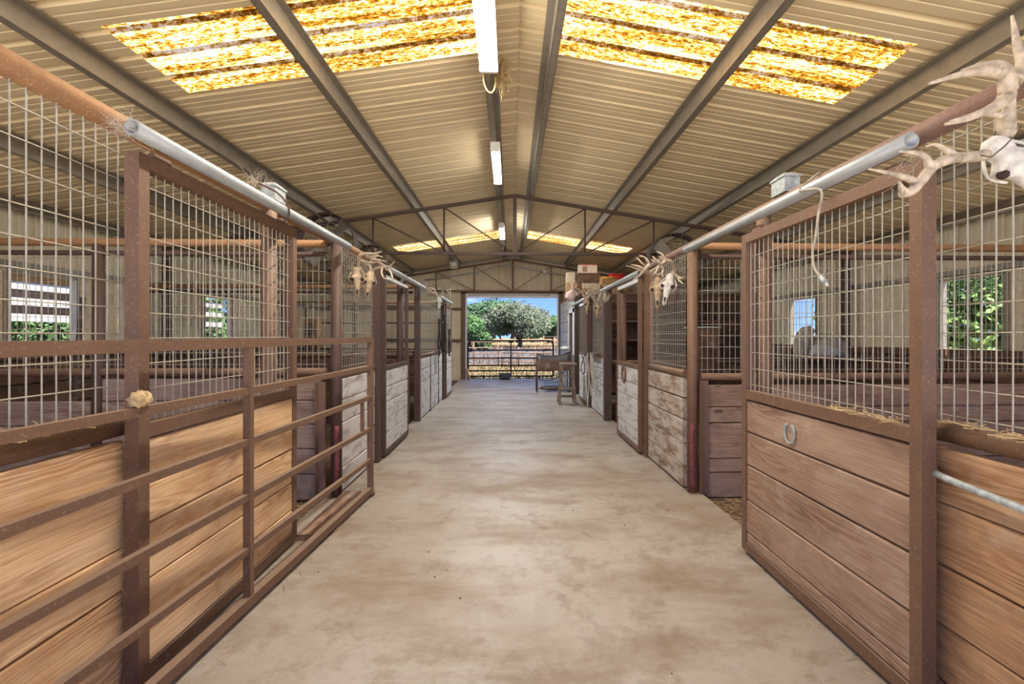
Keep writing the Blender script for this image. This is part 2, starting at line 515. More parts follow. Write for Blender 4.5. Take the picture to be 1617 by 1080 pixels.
def smooth_path(pts, n=5):
    """Catmull-Rom through points"""
    P = [Vector(p) for p in pts]
    if len(P) < 3:
        return P
    out = []
    Q = [P[0] * 2 - P[1]] + P + [P[-1] * 2 - P[-2]]
    for i in range(1, len(Q) - 2):
        for k in range(n):
            t = k / n
            a, b, c, d = Q[i - 1], Q[i], Q[i + 1], Q[i + 2]
            out.append(0.5 * ((2 * b) + (c - a) * t + (2 * a - 5 * b + 4 * c - d) * t * t + (3 * b - a - 3 * c + d) * t ** 3))
    out.append(P[-1])
    return out

def link(name, me, mat, parent, wpos):
    o = bpy.data.objects.new(name, me)
    if me is not None and mat is not None and len(me.materials) == 0:
        me.materials.append(mat)
    COL.objects.link(o)
    wpos = Vector(wpos)
    if parent is not None:
        o.parent = parent
        o.location = wpos - WPOS[parent.name]
    else:
        o.location = wpos
    WPOS[o.name] = wpos
    return o

def obj(name, mb, mat, parent=None, recalc=False):
    if not mb.v:
        return None
    lo = Vector((min(p.x for p in mb.v), min(p.y for p in mb.v), min(p.z for p in mb.v)))
    hi = Vector((max(p.x for p in mb.v), max(p.y for p in mb.v), max(p.z for p in mb.v)))
    org = (lo + hi) / 2
    if parent is None:
        org.z = lo.z
    me = mb.mesh(name, org)
    bm = bmesh.new(); bm.from_mesh(me)
    bmesh.ops.recalc_face_normals(bm, faces=bm.faces[:])
    bm.to_mesh(me); bm.free()
    return link(name, me, M[mat] if isinstance(mat, str) else mat, parent, org)

def tag(o, label=None, cat=None, group=None, kind=None):
    if label: o['label'] = label
    if cat: o['category'] = cat
    if group: o['group'] = group
    if kind: o['kind'] = kind
    return o

def thing(name, label, cat, loc, group=None):
    return tag(link(name, None, None, None, loc), label, cat, group)

def struct(name, label, loc=(0, 0, 0)):
    return tag(link(name, None, None, None, loc), label, None, None, 'structure')

_board_cache = {}
def board(parent, c, L, h, t, axis, mat, name='board', tilt=0.0):
    """plank with eased edges, L long, h tall, t thick, lying along axis 'x' or 'y'; alike planks share a mesh"""
    key = (round(L, 3), round(h, 3), round(t, 3), mat)
    me = _board_cache.get(key)
    if me is None:
        bm = bmesh.new()
        bmesh.ops.create_cube(bm, size=1.0)
        for v in bm.verts:
            v.co = Vector((v.co.x * L, v.co.y * t, v.co.z * h))
        ed = [e for e in bm.edges if abs(e.verts[0].co.x - e.verts[1].co.x) > L * 0.5]
        bmesh.ops.bevel(bm, geom=ed, offset=min(0.006, t * 0.2, h * 0.2), segments=1, affect='EDGES')
        me = bpy.data.meshes.new(name)
        bm.to_mesh(me); bm.free()
        me.materials.append(M[mat])
        _board_cache[key] = me
    o = bpy.data.objects.new(name, me)
    COL.objects.link(o)
    c = Vector(c)
    o.rotation_euler = (0, tilt, PI / 2 if axis == 'y' else 0)
    if parent is not None:
        o.parent = parent
        o.location = c - WPOS[parent.name]
    else:
        o.location = c
    WPOS[o.name] = c
    return o

def wires(name, parent, axis, k, a0, a1, z0, z1, mat='wire', r=0.0027, da=0.0508, dz=0.1016, seed=1):
    """welded wire panel in the plane axis=k, spanning a0..a1 and z0..z1"""
    rn = random.Random(seed)
    mb = MB()
    P = (lambda a, z, d=0: Vector((k + d, a, z))) if axis == 'x' else (lambda a, z, d=0: Vector((a, k + d, z)))
    n = int((a1 - a0) / da)
    for i in range(n + 1):
        a = a0 + (a1 - a0 - n * da) / 2 + i * da
        j = rn.uniform(-0.002, 0.002)
        mb.tube([P(a, z0), P(a + j, (z0 + z1) / 2), P(a, z1)], r, 5, False)
    z = z0 + 0.035
    while z < z1 - 0.01:
        j = rn.uniform(-0.002, 0.002)
        d = 2 * r if axis == 'x' else -2 * r
        mb.tube([P(a0, z, d * 0.8), P((a0 + a1) / 2, z + j, d * 0.8), P(a1, z, d * 0.8)], r, 5, False)
        z += dz
    o = obj(name, mb, mat, parent)
    tag(o, kind='stuff')
    return o

# ================================================================== THE SETTING
C = 0.08                # ridge line X
RZ, SL = 4.04, 0.16     # ridge height, slope
XL, XR = -6.05, 6.20    # outer walls
Y0, Y1 = -0.55, 15.46    # barn ends
def roof_z(x):
    return RZ - SL * abs(x - C)

# floor
fl = MB()
fl.box((-1.60, Y0, -0.12), (1.70, Y1, 0.0))
tag(obj('floor', fl, 'concrete'), 'worn tan concrete aisle slab with stains', None, None, 'structure')
g = MB(); g.box((XL, Y0, -0.16), (-1.60, Y1, -0.05))
tag(obj('floor_left', g, 'dirt'), 'dark dirt stall floor left of the aisle', None, None, 'structure')
g = MB(); g.box((1.70, Y0, -0.16), (XR, Y1, -0.05))
tag(obj('floor_right', g, 'dirt'), 'dark dirt stall floor right of the aisle', None, None, 'structure')
g = MB(); g.box((-150, -60, -0.5), (150, 260, -0.17))
tag(obj('floor_pasture', g, 'ground'), 'dry yellow pasture ground outside the barn', None, None, 'structure')

g = MB(); g.box((-25, -30, -0.30), (25, Y0, -0.12))  # unseen yard added to bounce sunlight up into the barn
tag(obj('floor_bounce_apron', g, 'caliche'), 'added pale caliche yard out of view, bouncing sunlight into the barn', None, None, 'structure')

# ---- roof: cream ribbed sheets on purlins
ceiling = struct('ceiling', 'cream ribbed metal roof on steel purlins and trusses', (C, 7, 3.0))
SHEET = 0.914
def rib_profile(width, base_h=0.036):
    """y offsets and heights of one ribbed sheet (ribs rise outward)"""
    out = []
    for i in range(3):
        y = i * width / 3
        q = width / 3
        out += [(y, 0), (y + 0.022, 0), (y + 0.034, base_h), (y + 0.074, base_h), (y + 0.086, 0)]
        for m_ in (0.52, 0.78):
            yc = y + q * m_
            out += [(yc - 0.012, 0), (yc - 0.006, 0.005), (yc + 0.006, 0.005), (yc + 0.012, 0)]
    out.append((width, 0))
    return out
_sheet_cache = {}
def roof_sheet(side, y, r0, r1, mat, name):
    key = (side, round(r0, 2), round(r1, 2), mat)
    me = _sheet_cache.get(key)
    if me is None:
        mb = MB()
        prof = [Vector((0, py, pz)) for py, pz in rib_profile(SHEET)]
        mb.strip(prof, (side * r0, 0, -SL * r0), (side * r1, 0, -SL * r1))
        me = mb.mesh(name)
        me.materials.append(M[mat])
        _sheet_cache[key] = me
    return link(name, me, None, ceiling, (C, y, RZ))
SKY_Y0 = 3.43
k0 = math.floor((Y0 - SKY_Y0) / SHEET)
REAVE = 6.25
k = k0
while SKY_Y0 + k * SHEET < Y1 - 0.02:
    y = SKY_Y0 + k * SHEET
    for side in (-1, 1):
        if k in (0, 9):
            roof_sheet(side, y, 0.24, 0.36, 'roof', 'roof_panel')
            roof_sheet(side, y, 0.36, 2.95, 'skylight', 'skylight_panel')
            roof_sheet(side, y, 2.95, REAVE, 'roof', 'roof_panel')
        else:
            roof_sheet(side, y, 0.24, REAVE, 'roof', 'roof_panel')
    # formed ridge cap piece
    key = ('cap',)
    me = _sheet_cache.get(key)
    if me is None:
        mb = MB()
        prof = rib_profile(SHEET)
        b0 = 0
        for py, pz in prof:
            for x, dz in ((-0.30, -SL * 0.30), (-0.012, -0.004), (0, 0.006), (0.012, -0.004), (0.30, -SL * 0.30)):
                mb.v.append(Vector((x, py, dz + pz * 0.8 + 0.012)))
        for i in range(len(prof) - 1):
            for j in range(4):
                a = i * 5 + j
                mb.f.append((a, a + 1, a + 6, a + 5)); mb.sm.append(False)
        me = mb.mesh('ridge_cap'); me.materials.append(M['roof'])
        _sheet_cache[key] = me
    link('ridge_cap', me, None, ceiling, (C, y, RZ))
    k += 1

# purlins: Z sections under the sheets
PD, PF = 0.165, 0.062
def purlin(x, face):
    """face: direction the bottom flange points (towards the eave side or the ridge)"""
    mb = MB()
    z1 = roof_z(x) - 0.004
    ya, yb = Y0, Y1 - 0.03
    t = 0.006
    mb.box((x - t / 2, ya, z1 - PD), (x + t / 2, yb, z1))
    mb.box((min(x, x + face * PF), ya, z1 - PD), (max(x, x + face * PF), yb, z1 - PD + t))
    mb.box((min(x, x - face * PF), ya, z1 - t - 0.012), (max(x, x - face * PF), yb, z1 - 0.012))
    xx = x + face * PF
    mb.box((xx - t / 2, ya, z1 - PD), (xx + t / 2, yb, z1 - PD + 0.022))
    return obj('purlin', mb, 'purlin', ceiling)
for r in (1.72, 3.20, 4.72):
    purlin(C + r, 1)
    purlin(C - r, -1)
purlin(C - 0.26, -1)
purlin(C + 0.27, 1)
for x, f_ in ((XL + 0.10, 1), (XR - 0.10, -1)):
    purlin(x, f_)

def truss(Y, mat, name, half, x_end, ch=0.05):
    """pipe truss: two top chords, flat bottom chord, king post, verticals and diagonals"""
    t = link(name, None, None, ceiling, (C, Y, 2.83))
    zt = lambda x: roof_z(x) - PD - 0.03
    for sgn in (-1, 1):
        obj('top_chord', MB().bar((C, Y, zt(C)), (C + sgn * half, Y, zt(C + half)), ch, 0.055), mat, t)
    obj('bottom_chord', MB().bar((C - x_end, Y, 2.83), (C + x_end, Y, 2.83), 0.045, 0.05), mat, t)
    obj('king_post', MB().bar((C, Y, 2.83), (C, Y, zt(C)), 0.06, 0.06), mat, t)
    for sgn in (-1, 1):
        for i, x in enumerate((1.23, 2.45)):
            xx = C + sgn * x
            obj('web_rod', MB().tube([(xx, Y, 2.83), (xx, Y, zt(xx))], 0.017, 8), mat, t)
            obj('web_rod', MB().tube([(xx, Y, zt(xx) - 0.02), (C + sgn * (x - 1.19), Y, 2.85)], 0.011, 8), mat, t)
    return t
truss(8.3, 'rust_dark', 'roof_truss', 6.0, 2.75)
truss(15.28, 'rust', 'roof_truss', 6.0, 2.9)

# ---- ribbed cream wall sheets
def wall_profile(width):
    return rib_profile(width, 0.030)
def wall_sheet(parent, p0, axis, out, width, z0, z1a, z1b=None, name='wall_panel'):
    """sheet whose ribs stand outward; p0 = start corner; axis 'x' or 'y' runs along the wall"""
    z1b = z1a if z1b is None else z1b
    key = (axis, out, round(width, 3), round(z0, 3), round(z1a, 3), round(z1b, 3))
    me = _sheet_cache.get(key)
    if me is None:
        mb = MB()
        prof = wall_profile(width)
        for q, d in prof:
            top = z1a + (z1b - z1a) * q / width
            base = Vector((q, out * d, 0)) if axis == 'x' else Vector((out * d, q, 0))
            mb.v.append(base + Vector((0, 0, z0))); mb.v.append(base + Vector((0, 0, top)))
        for i in range(len(prof) - 1):
            mb.f.append((2 * i, 2 * i + 1, 2 * i + 3, 2 * i + 2)); mb.sm.append(False)
        me = mb.mesh(name); me.materials.append(M['wallsheet'])
        _sheet_cache[key] = me
    return link(name, me, None, parent, (p0[0], p0[1], 0))

def side_wall(name, X, out, base, label):
    w = struct(name, label, (X, 7, 0))
    k = math.ceil((Y0 - base) / SHEET)
    while base + k * SHEET < Y1 - 0.02:
        y = base + k * SHEET
        if k in (0, 4):
            wall_sheet(w, (X, y), 'y', out, SHEET, -0.17, 1.20)
            wall_sheet(w, (X, y), 'y', out, SHEET, 2.19, roof_z(X))
        else:
            wall_sheet(w, (X, y), 'y', out, SHEET, -0.17, roof_z(X))
        k += 1
    ix = X - out * 0.06
    for z in (2.26, 1.15):
        obj('girt', MB().box((min(X - out * 0.01, ix - out * 0.04), Y0, z - 0.03), (max(X - out * 0.01, ix - out * 0.04), Y1 - 0.05, z + 0.04)), 'purlin', w)
    # kick boards inside the stalls
    kx = X - out * 0.125
    for a in (-0.9, 2.75, 6.4, 10.05):
        for i, z in enumerate((0.08, 0.37, 0.66, 0.95, 1.16)):
            hh = 0.28 if i < 4 else 0.12
            board(w, (kx, a + 1.82, z), 3.62, hh - 0.008, 0.04, 'y', 'wood_dark', 'kick_board')
    for n_, yy in enumerate((base, base + 4 * SHEET)):
        f = tag(link('window_%d' % ((1 if out < 0 else 3) + n_), None, None, None, (X, yy + SHEET / 2, 1.2)), '%s open unglazed barn window in the %s metal wall' % (('nearer', 'farther')[n_], 'left' if out < 0 else 'right'), None, None, 'structure')
        for a, b in (((yy, 1.2), (yy, 2.19)), ((yy + SHEET, 1.2), (yy + SHEET, 2.19))):
            obj('jamb', MB().box((X - 0.05, a[0] - 0.025, 1.2), (X + 0.05, a[0] + 0.025, 2.19)), 'purlin', f)
        obj('sill', MB().box((X - 0.06, yy, 1.18), (X + 0.06, yy + SHEET, 1.215)), 'purlin', f)
        obj('lintel', MB().box((X - 0.05, yy, 2.17), (X + 0.05, yy + SHEET, 2.21)), 'purlin', f)
    return w
WBL, WBR = 5.90, 5.70
side_wall('wall_left', XL, -1, WBL, 'cream ribbed metal outer wall behind the left stalls')
side_wall('wall_right', XR, 1, WBR, 'cream ribbed metal outer wall behind the right stalls')

# ---- back gable with the big door opening
DX0, DX1, DZ = -1.45, 1.57, 2.78
wb = struct('wall_back', 'cream ribbed metal gable wall around the far doorway', (C, Y1, 0))
def gable_fill(xa, xb, zbot):
    n_ = max(1, round((xb - xa) / SHEET))
    w = (xb - xa) / n_
    for i in range(n_):
        x = xa + i * w
        wall_sheet(wb, (x, Y1), 'x', 1, w, zbot, roof_z(x) + 0.02, roof_z(x + w) + 0.02)
gable_fill(XL, DX0, -0.17)
gable_fill(DX0, C, DZ)
gable_fill(C, DX1, DZ)
gable_fill(DX1, XR, -0.17)
for z in (1.25, 2.26):
    obj('girt', MB().box((XL, Y1 - 0.09, z - 0.03), (DX0 - 0.1, Y1 - 0.01, z + 0.04)), 'rust', wb)
obj('girt', MB().box((DX1 + 0.1, Y1 - 0.09, 2.3), (XR, Y1 - 0.01, 2.37)), 'rust', wb)
# rake trim under the roof
for sgn, xe in ((-1, XL), (1, XR)):
    obj('rake_angle', MB().bar((C, Y1 - 0.03, roof_z(C) - 0.05), (xe, Y1 - 0.03, roof_z(xe) - 0.05), 0.05, 0.06), 'purlin', wb)

d1 = struct('door_1', 'steel framed far doorway of the barn with a raised white roll door', ((DX0 + DX1) / 2, Y1 - 0.1, 0))
for x in (DX0 - 0.06, DX1 + 0.06):
    obj('jamb', MB().box((x - 0.06, Y1 - 0.14, 0), (x + 0.06, Y1 + 0.04, 2.83)), 'rust', d1)
obj('track', MB().box((DX0, Y1 - 0.06, 0.0), (DX0 + 0.045, Y1 + 0.02, DZ)), 'white_metal', d1)
obj('track', MB().box((DX1 - 0.045, Y1 - 0.06, 0.0), (DX1, Y1 + 0.02, DZ)), 'white_metal', d1)
obj('header', MB().box((DX0 - 0.12, Y1 - 0.14, DZ - 0.02), (DX1 + 0.12, Y1 + 0.02, DZ + 0.07)), 'rust', d1)
obj('roll_door_edge', MB().box((DX0 + 0.05, Y1 - 0.10, DZ - 0.16), (DX1 - 0.05, Y1 - 0.06, DZ - 0.02)), 'white_metal', d1)
obj('roll_door_edge', MB().box((DX0 + 0.10, Y1 - 0.115, DZ - 0.085), (DX1 - 0.28, Y1 - 0.10, DZ - 0.05)), 'purlin', d1)

# electrical conduit along the gable
cz = lambda x: roof_z(x) - 0.42
cond = MB().tube([(-2.75, Y1 - 0.22, cz(-2.75)), (-1.9, Y1 - 0.22, cz(-1.9)), (-0.9, Y1 - 0.22, cz(-0.9)), (-0.5, Y1 - 0.22, 3.62), (0.0, Y1 - 0.22, 3.66),
                  (0.7, Y1 - 0.22, cz(0.7)), (2.9, Y1 - 0.22, cz(2.9))], 0.018, 8)
o = thing('conduit', 'thin grey electrical conduit running along the far gable truss', 'conduit', (0, Y1 - 0.22, 3.3))
obj('pipe', cond, 'galv', o)
obj('junction_box', MB().box((1.05, Y1 - 0.25, cz(1.1) - 0.05), (1.16, Y1 - 0.19, cz(1.1) + 0.05)), 'white_metal', o)
obj('bracket', MB().box((0.0, Y1 - 0.24, 3.62), (0.03, Y1 - 0.21, 3.95)), 'galv', o)

# ================================================================== STALL FRONTS
LX, RX = -1.545, 1.62          # centre planes of the fixed stall fronts
LD, RD = -1.472, 1.527        # centre planes of the sliding doors
PARTS_Y = (4.2, 7.85, 11.5)

def top_pipe(X, z, label, mat):
    mb = MB().tube([(X, 0.2, z), (X, 4.0, z), (X, 8.0, z - 0.01), (X, 11.5, z)], 0.042, 14)
    return tag(obj('header_pipe', mb, mat), label, 'pipe', 'header pipes over the stall fronts')
top_pipe(LX, 2.235, 'long rusty header pipe over the left stall fronts', 'rust_and_glow')
top_pipe(RX, 2.195, 'long rusty header pipe over the right stall fronts', 'rust_pink')

def track(X, z, ya, yb, label):
    t = thing('door_track', label, 'track', (X, (ya + yb) / 2, z), 'galvanised sliding door tracks')
    obj('pipe', MB().hollow((X, ya, z), (X, yb, z), 0.031), 'galv', t)
    s_ = -1 if X < 0 else 1
    for y in (ya + 0.18, (ya + yb) / 2, yb - 0.18):
        obj('bracket', MB().box((min(X, X + s_ * 0.08), y - 0.03, z + 0.028), (max(X, X + s_ * 0.08), y + 0.03, z + 0.036)), 'rust', t)
    return t
track(-1.395, 2.17, 1.80, 4.15, 'galvanised track pipe above the nearest left stall door')
track(-1.395, 2.17, 5.45, 7.80, 'galvanised track pipe above the middle left stall door')
track(-1.395, 2.17, 9.10, 11.45, 'galvanised track pipe above the farthest left stall door')
track(1.495, 2.13, 1.72, 4.00, 'galvanised track pipe above the nearest right stall door')
track(1.495, 2.13, 5.45, 7.75, 'galvanised track pipe above the middle right stall door')
track(1.495, 2.13, 9.10, 11.40, 'galvanised track pipe above the farthest right stall door')

def post(X, Y, z1, label, shape='round', mat='rust', red=False, r=0.046):
    t = thing('stall_post', label, 'post', (X, Y, 0), 'steel posts of the stall fronts')
    if shape == 'round':
        obj('shaft', MB().tube([(X, Y, -0.05), (X, Y, z1)], r, 14), mat, t)
        if red:
            a0 = -PI * 0.62 if X > 0 else -PI * 0.38
            arc = [[(X + (r + dr) * math.cos(a0 + dd * i), Y + (r + dr) * math.sin(a0 + dd * i), z) for i, dd in ((-1, .45), (0, .45), (1, .45))] + [(X + (r - .001) * math.cos(a0 + .45), Y + (r - .001) * math.sin(a0 + .45), z), (X + (r - .001) * math.cos(a0 - .45), Y + (r - .001) * math.sin(a0 - .45), z)] for z, dr in ((0.03, .001), (0.1, .002), (0.55, .002), (0.62, .001))]
            obj('paint_patch', MB().loft(arc), 'red_paint', t)
    else:
        obj('shaft', MB().box((X - r, Y - r, -0.05), (X + r, Y + r, z1)), mat, t)
    obj('base_plate', MB().box((X - r - 0.002, Y - r - 0.02, -0.05), (X + r + 0.002, Y + r + 0.02, 0.004)), mat, t)
    return t

post(LX, 3.10, 2.20, 'round brown post behind the nearest left sliding door')
post(LX + 0.03, 4.20, 2.20, 'round left post with red paint at its foot beside the open pipe gate end', red=True, mat='rust_dark')
post(LX + 0.05, 5.34, 2.20, 'square dark post before the middle left whitewashed door', 'square', 'rust_dark')
post(LX, 6.72, 2.20, 'round dark post behind the middle left door', mat='rust_dark')
post(LX + 0.02, 7.86, 2.20, 'square dark left post at the far side of the middle left stall opening', 'square', 'rust_dark')
post(LX + 0.05, 10.5, 2.20, 'square dark post before the farthest left door', 'square', 'rust_dark')
post(RX, 2.98, 2.16, 'round shiny brown post behind the nearest right sliding door', r=0.045)
post(RX + 0.01, 4.20, 2.16, 'round right post with red paint at its foot beside the dark stall opening', red=True, mat='rust')
post(RX - 0.02, 5.45, 2.16, 'square brown post before the middle right door with a horseshoe', 'square')
post(RX, 6.75, 2.16, 'round brown post behind the middle right door', r=0.045)
post(RX - 0.01, 7.82, 2.16, 'square brown right post at the far side of the middle right stall opening', 'square', 'rust_dark', r=0.06)
post(RX - 0.02, 9.24, 2.16, 'square dark post behind the hanging ropes', 'square', 'rust_dark')
post(RX, 11.38, 2.35, 'wide dark post at the corner of the whitewashed tack room', 'square', 'rust_dark', r=0.075)

def fixed_panel(X, ya, yb, label, mat, joints, sill_z, top_z, sgn, mesh=True, seed=1, wmat='wire', splits=(), sill=True, smat='rust'):
    """boards between posts, pipe sill on top, wire above. sgn: direction of the aisle"""
    t = thing('stall_barrier', label, 'panel', (X, (ya + yb) / 2, 0), 'fixed stall front panels')
    rn = random.Random(seed)
    segs = [ya] + list(splits) + [yb]
    for a, b in zip(segs[:-1], segs[1:]):
        for z0, z1 in zip(joints[:-1], joints[1:]):
            gap = rn.choice((0.004, 0.005, 0.008, 0.013))
            board(t, (X + sgn * rn.uniform(0.0, 0.006), (a + b) / 2, (z0 + z1) / 2), b - a - 0.012, z1 - z0 - gap, 0.042, 'y', mat, 'board', rn.uniform(-0.002, 0.002))
    if sill:
        obj('sill_pipe', MB().tube([(X, ya, sill_z), (X, yb, sill_z)], 0.036, 12), smat, t)
    for s_ in splits:
        obj('batten', MB().box((X + min(0, sgn * 0.035), s_ - 0.02, 0.0), (X + max(0, sgn * 0.035), s_ + 0.02, joints[-1])), 'rust_dark', t)
    if mesh:
        wires('wire_mesh', t, 'x', X, ya, yb, sill_z + 0.03, top_z, wmat, seed=seed)
    return t

J_A = (0.02, 0.20, 0.40, 0.565, 0.786, 0.995)
J_B = (0.03, 0.12, 0.327, 0.549, 0.78, 0.985)
J_C = (0.02, 0.22, 0.42, 0.63, 0.83, 1.02)
fixed_panel(LX, 0.40, 1.93, 'tan plank and wire panel behind the near pipe gate on the left', 'wood_tan', J_A, 1.038, 2.20, 1, seed=3, smat='rust')
fixed_panel(LX + 0.03, 4.27, 5.28, 'whitewashed plank panel on the left behind the end of the pipe gate', 'wood_white', J_C, 1.055, 2.20, 1, seed=4)
fixed_panel(LX + 0.03, 7.93, 10.43, 'long whitewashed plank panel on the left with dark bridles hung on it', 'wood_white', J_C, 1.055, 2.20, 1, seed=6, splits=(8.92, 9.92))
fixed_panel(RX, 0.40, 1.74, 'honey coloured plank and wire panel nearest on the right', 'wood_honey', J_B, 1.04, 2.16, -1, seed=7)
fixed_panel(RX - 0.02, 4.28, 5.38, 'worn grey brown plank panel on the right between two posts', 'wood_half', J_C, 1.05, 2.16, -1, seed=8)
fixed_panel(RX - 0.02, 7.92, 9.16, 'whitewashed plank panel on the right with pale ropes hung on it', 'wood_white', J_C, 1.05, 2.16, -1, seed=10)

def sliding_door(X, ya, yb, sgn, label, mat, joints, zm, zt, mesh=True, fmat='rust', seed=1, tube=0.055, zb=0.03, white_top=False):
    t = thing('stall_door', label, 'door', (X, (ya + yb) / 2, 0), 'sliding stall doors')
    h = tube / 2
    tm = 'white_metal' if white_top else fmat
    obj('stile', MB().box((X - h, ya, zb), (X + h, ya + tube, zt)), fmat, t)
    obj('stile', MB().box((X - h, yb - tube, zb), (X + h, yb, zt)), fmat, t)
    obj('top_rail', MB().box((X - h, ya + tube, zt - tube), (X + h, yb - tube, zt)), tm, t)
    obj('middle_rail', MB().box((X - h, ya + tube, zm - tube), (X + h, yb - tube, zm)), fmat, t)
    obj('bottom_rail', MB().box((X - h, ya + tube, zb), (X + h, yb - tube, zb + tube)), fmat, t)
    rn = random.Random(seed)
    L = yb - ya - 2 * tube
    for i, (z0, z1) in enumerate(zip(joints[:-1], joints[1:])):
        gap = 0.014 if i == len(joints) - 3 else rn.choice((0.004, 0.005, 0.007))
        board(t, (X + sgn * rn.uniform(-0.002, 0.004), (ya + yb) / 2, (z0 + z1) / 2), L, z1 - z0 - gap, 0.036, 'y', mat, 'board', rn.uniform(-0.0015, 0.0015))
    if mesh:
        wires('wire_mesh', t, 'x', X, ya + tube, yb - tube, zm, zt - tube, 'wire', seed=seed)
    for y in (ya + 0.15, yb - 0.15):
        obj('hanger', MB().box((X - 0.012, y - 0.05, zt), (X + 0.012, y + 0.05, zt + 0.03)), fmat, t)
    return t

J_D = (0.085, 0.15, 0.355, 0.575, 0.79, 0.99)
J_E = (0.085, 0.27, 0.44, 0.63, 0.81, 1.0)
sliding_door(LD, 1.90, 3.27, 1, 'nearest left sliding door, tan planks and wire in a brown frame', 'wood_tan', (0.085, 0.24, 0.42, 0.64, 0.81, 0.985), 1.05, 2.12, seed=11)
sliding_door(LD + 0.03, 5.45, 6.68, 1, 'middle left whitewashed sliding door slid half across its stall', 'wood_white', J_E, 1.05, 2.10, mesh=False, seed=12, tube=0.045, fmat='rust_dark', white_top=True)
sliding_door(LD + 0.03, 10.62, 11.6, 1, 'farthest left whitewashed stall door near the far doorway', 'wood_white', J_E, 1.05, 2.10, seed=13, tube=0.045, fmat='rust')
nd = sliding_door(RD, 1.68, 3.03, -1, 'nearest right sliding door, brown planks and wire with a pale horseshoe', 'wood_brown', J_D, 1.055, 2.045, seed=14)
md = sliding_door(RD, 5.52, 6.66, -1, 'middle right whitewashed sliding door with a rusty horseshoe', 'wood_white', J_E, 1.05, 2.08, mesh=False, seed=15, tube=0.045, fmat='rust', white_top=True)
sliding_door(RD, 9.32, 10.36, -1, 'farthest right whitewashed stall door behind the stool', 'wood_white', J_E, 1.05, 2.08, seed=16, tube=0.045, fmat='rust', white_top=True)

# horseshoes
def horseshoe(c, R, r, label, mat, open_up=True, nx=1):
    pts = []
    for i in range(15):
        a = math.radians(-60 + 300 * i / 14) + (-PI / 2 + math.radians(60) - math.radians(30))
        a = math.radians(120 + 300 * i / 14)
        pts.append((c[0], c[1] + R * 0.9 * math.cos(a), c[2] + R * 1.1 * math.sin(a)))
    return tag(obj('horseshoe', MB().tube(pts, r, 6), mat), label, 'horseshoe', 'horseshoes on the right doors')
p = atX(1247, 684, RD - 0.027)
horseshoe((RD - 0.028, p.y, p.z), 0.05, 0.006, 'pale worn horseshoe fixed to the nearest right door', 'weathered')
p = atX(985, 590, RD - 0.027)
horseshoe((RD - 0.028, p.y, p.z), 0.10, 0.014, 'rusty horseshoe on the middle right whitewashed door', 'rust')

# pull handle on the nearest right panel
hx = RX - 0.025
pts = [atX(1472, 738, hx - 0.01), atX(1478, 748, hx - 0.045), atX(1500, 758, hx - 0.05), atX(1560, 782, hx - 0.05), atX(1640, 814, hx - 0.05)]
pts.append(Vector((hx, pts[-1].y - 0.03, pts[-1].z - 0.01)))
tag(obj('pull_bar', MB().tube(pts, 0.013, 8), 'weathered'), 'grey steel pull bar on the nearest right plank panel', 'handle')

# ================================================================== PARTITIONS BETWEEN STALLS
def partition(Y, xa, xb, label, mat, mid, joints, sill, seed, low_gap=False, mesh=True, rails=True):
    t = thing('stall_partition', label, 'partition', ((xa + xb) / 2, Y, 0), 'partitions between stalls')
    rn = random.Random(seed)
    x_lo, x_hi = min(xa, xb), max(xa, xb)
    segs = [x_lo, mid, x_hi]
    for n_, (a, b) in enumerate(zip(segs[:-1], segs[1:])):
        outer = (a + b) / 2 < mid if xa > xb else (a + b) / 2 > mid
        js = joints[:-1] if (low_gap and outer) else joints
        for z0, z1 in zip(js[:-1], js[1:]):
            board(t, ((a + b) / 2, Y + rn.uniform(-0.004, 0.004), (z0 + z1) / 2), b - a - 0.10, z1 - z0 - rn.choice((0.004, 0.006, 0.01)), 0.042, 'x', mat, 'board')
    obj('sill_pipe', MB().tube([(x_lo, Y, sill), (x_hi, Y, sill)], 0.034, 12), 'rust', t)
    if rails:
        obj('upper_pipe', MB().tube([(x_lo, Y, 2.20), (x_hi, Y, 2.20)], 0.034, 12), 'rust_and_glow', t)  # skylight glow is painted into this pipe's colour
        obj('upper_bar', MB().tube([(x_lo, Y, 2.11), (x_hi, Y, 2.11)], 0.022, 10), 'rust_dark', t)
    obj('post', MB().tube([(mid, Y, -0.05), (mid, Y, 2.18)], 0.045, 12), 'rust_dark', t)
    if mesh:
        wires('wire_mesh', t, 'y', Y + 0.01, x_lo, x_hi, sill + 0.03, 2.10, 'wire', seed=seed, r=0.0026)
    return t
J_P = (-0.03, 0.2, 0.42, 0.63, 0.84, 1.03)
partition(4.2, -1.60, XL + 0.14, 'dusty plank and wire partition behind the nearest left stall', 'wood_grey', -3.53, J_P, 1.085, 21, low_gap=True)
partition(7.85, -1.60, XL + 0.14, 'second plank partition among the left stalls', 'wood_dark', -3.7, J_P, 1.085, 22)
partition(11.5, -1.60, XL + 0.14, 'farthest plank partition among the left stalls', 'wood_dark', -3.7, J_P, 1.085, 23, mesh=False)
J_Q = (-0.05, 0.18, 0.30, 0.62, 0.765, 0.96)
partition(4.2, 1.70, XR - 0.14, 'brown plank and wire partition behind the nearest right stall', 'wood_brown', 3.72, J_Q, 1.03, 24)
partition(7.85, 1.70, XR - 0.14, 'second plank partition among the right stalls, with blankets over it', 'wood_dark', 3.9, (-0.03, 0.2, 0.42, 0.63, 0.91), 0.955, 25, mesh=False, rails=False)
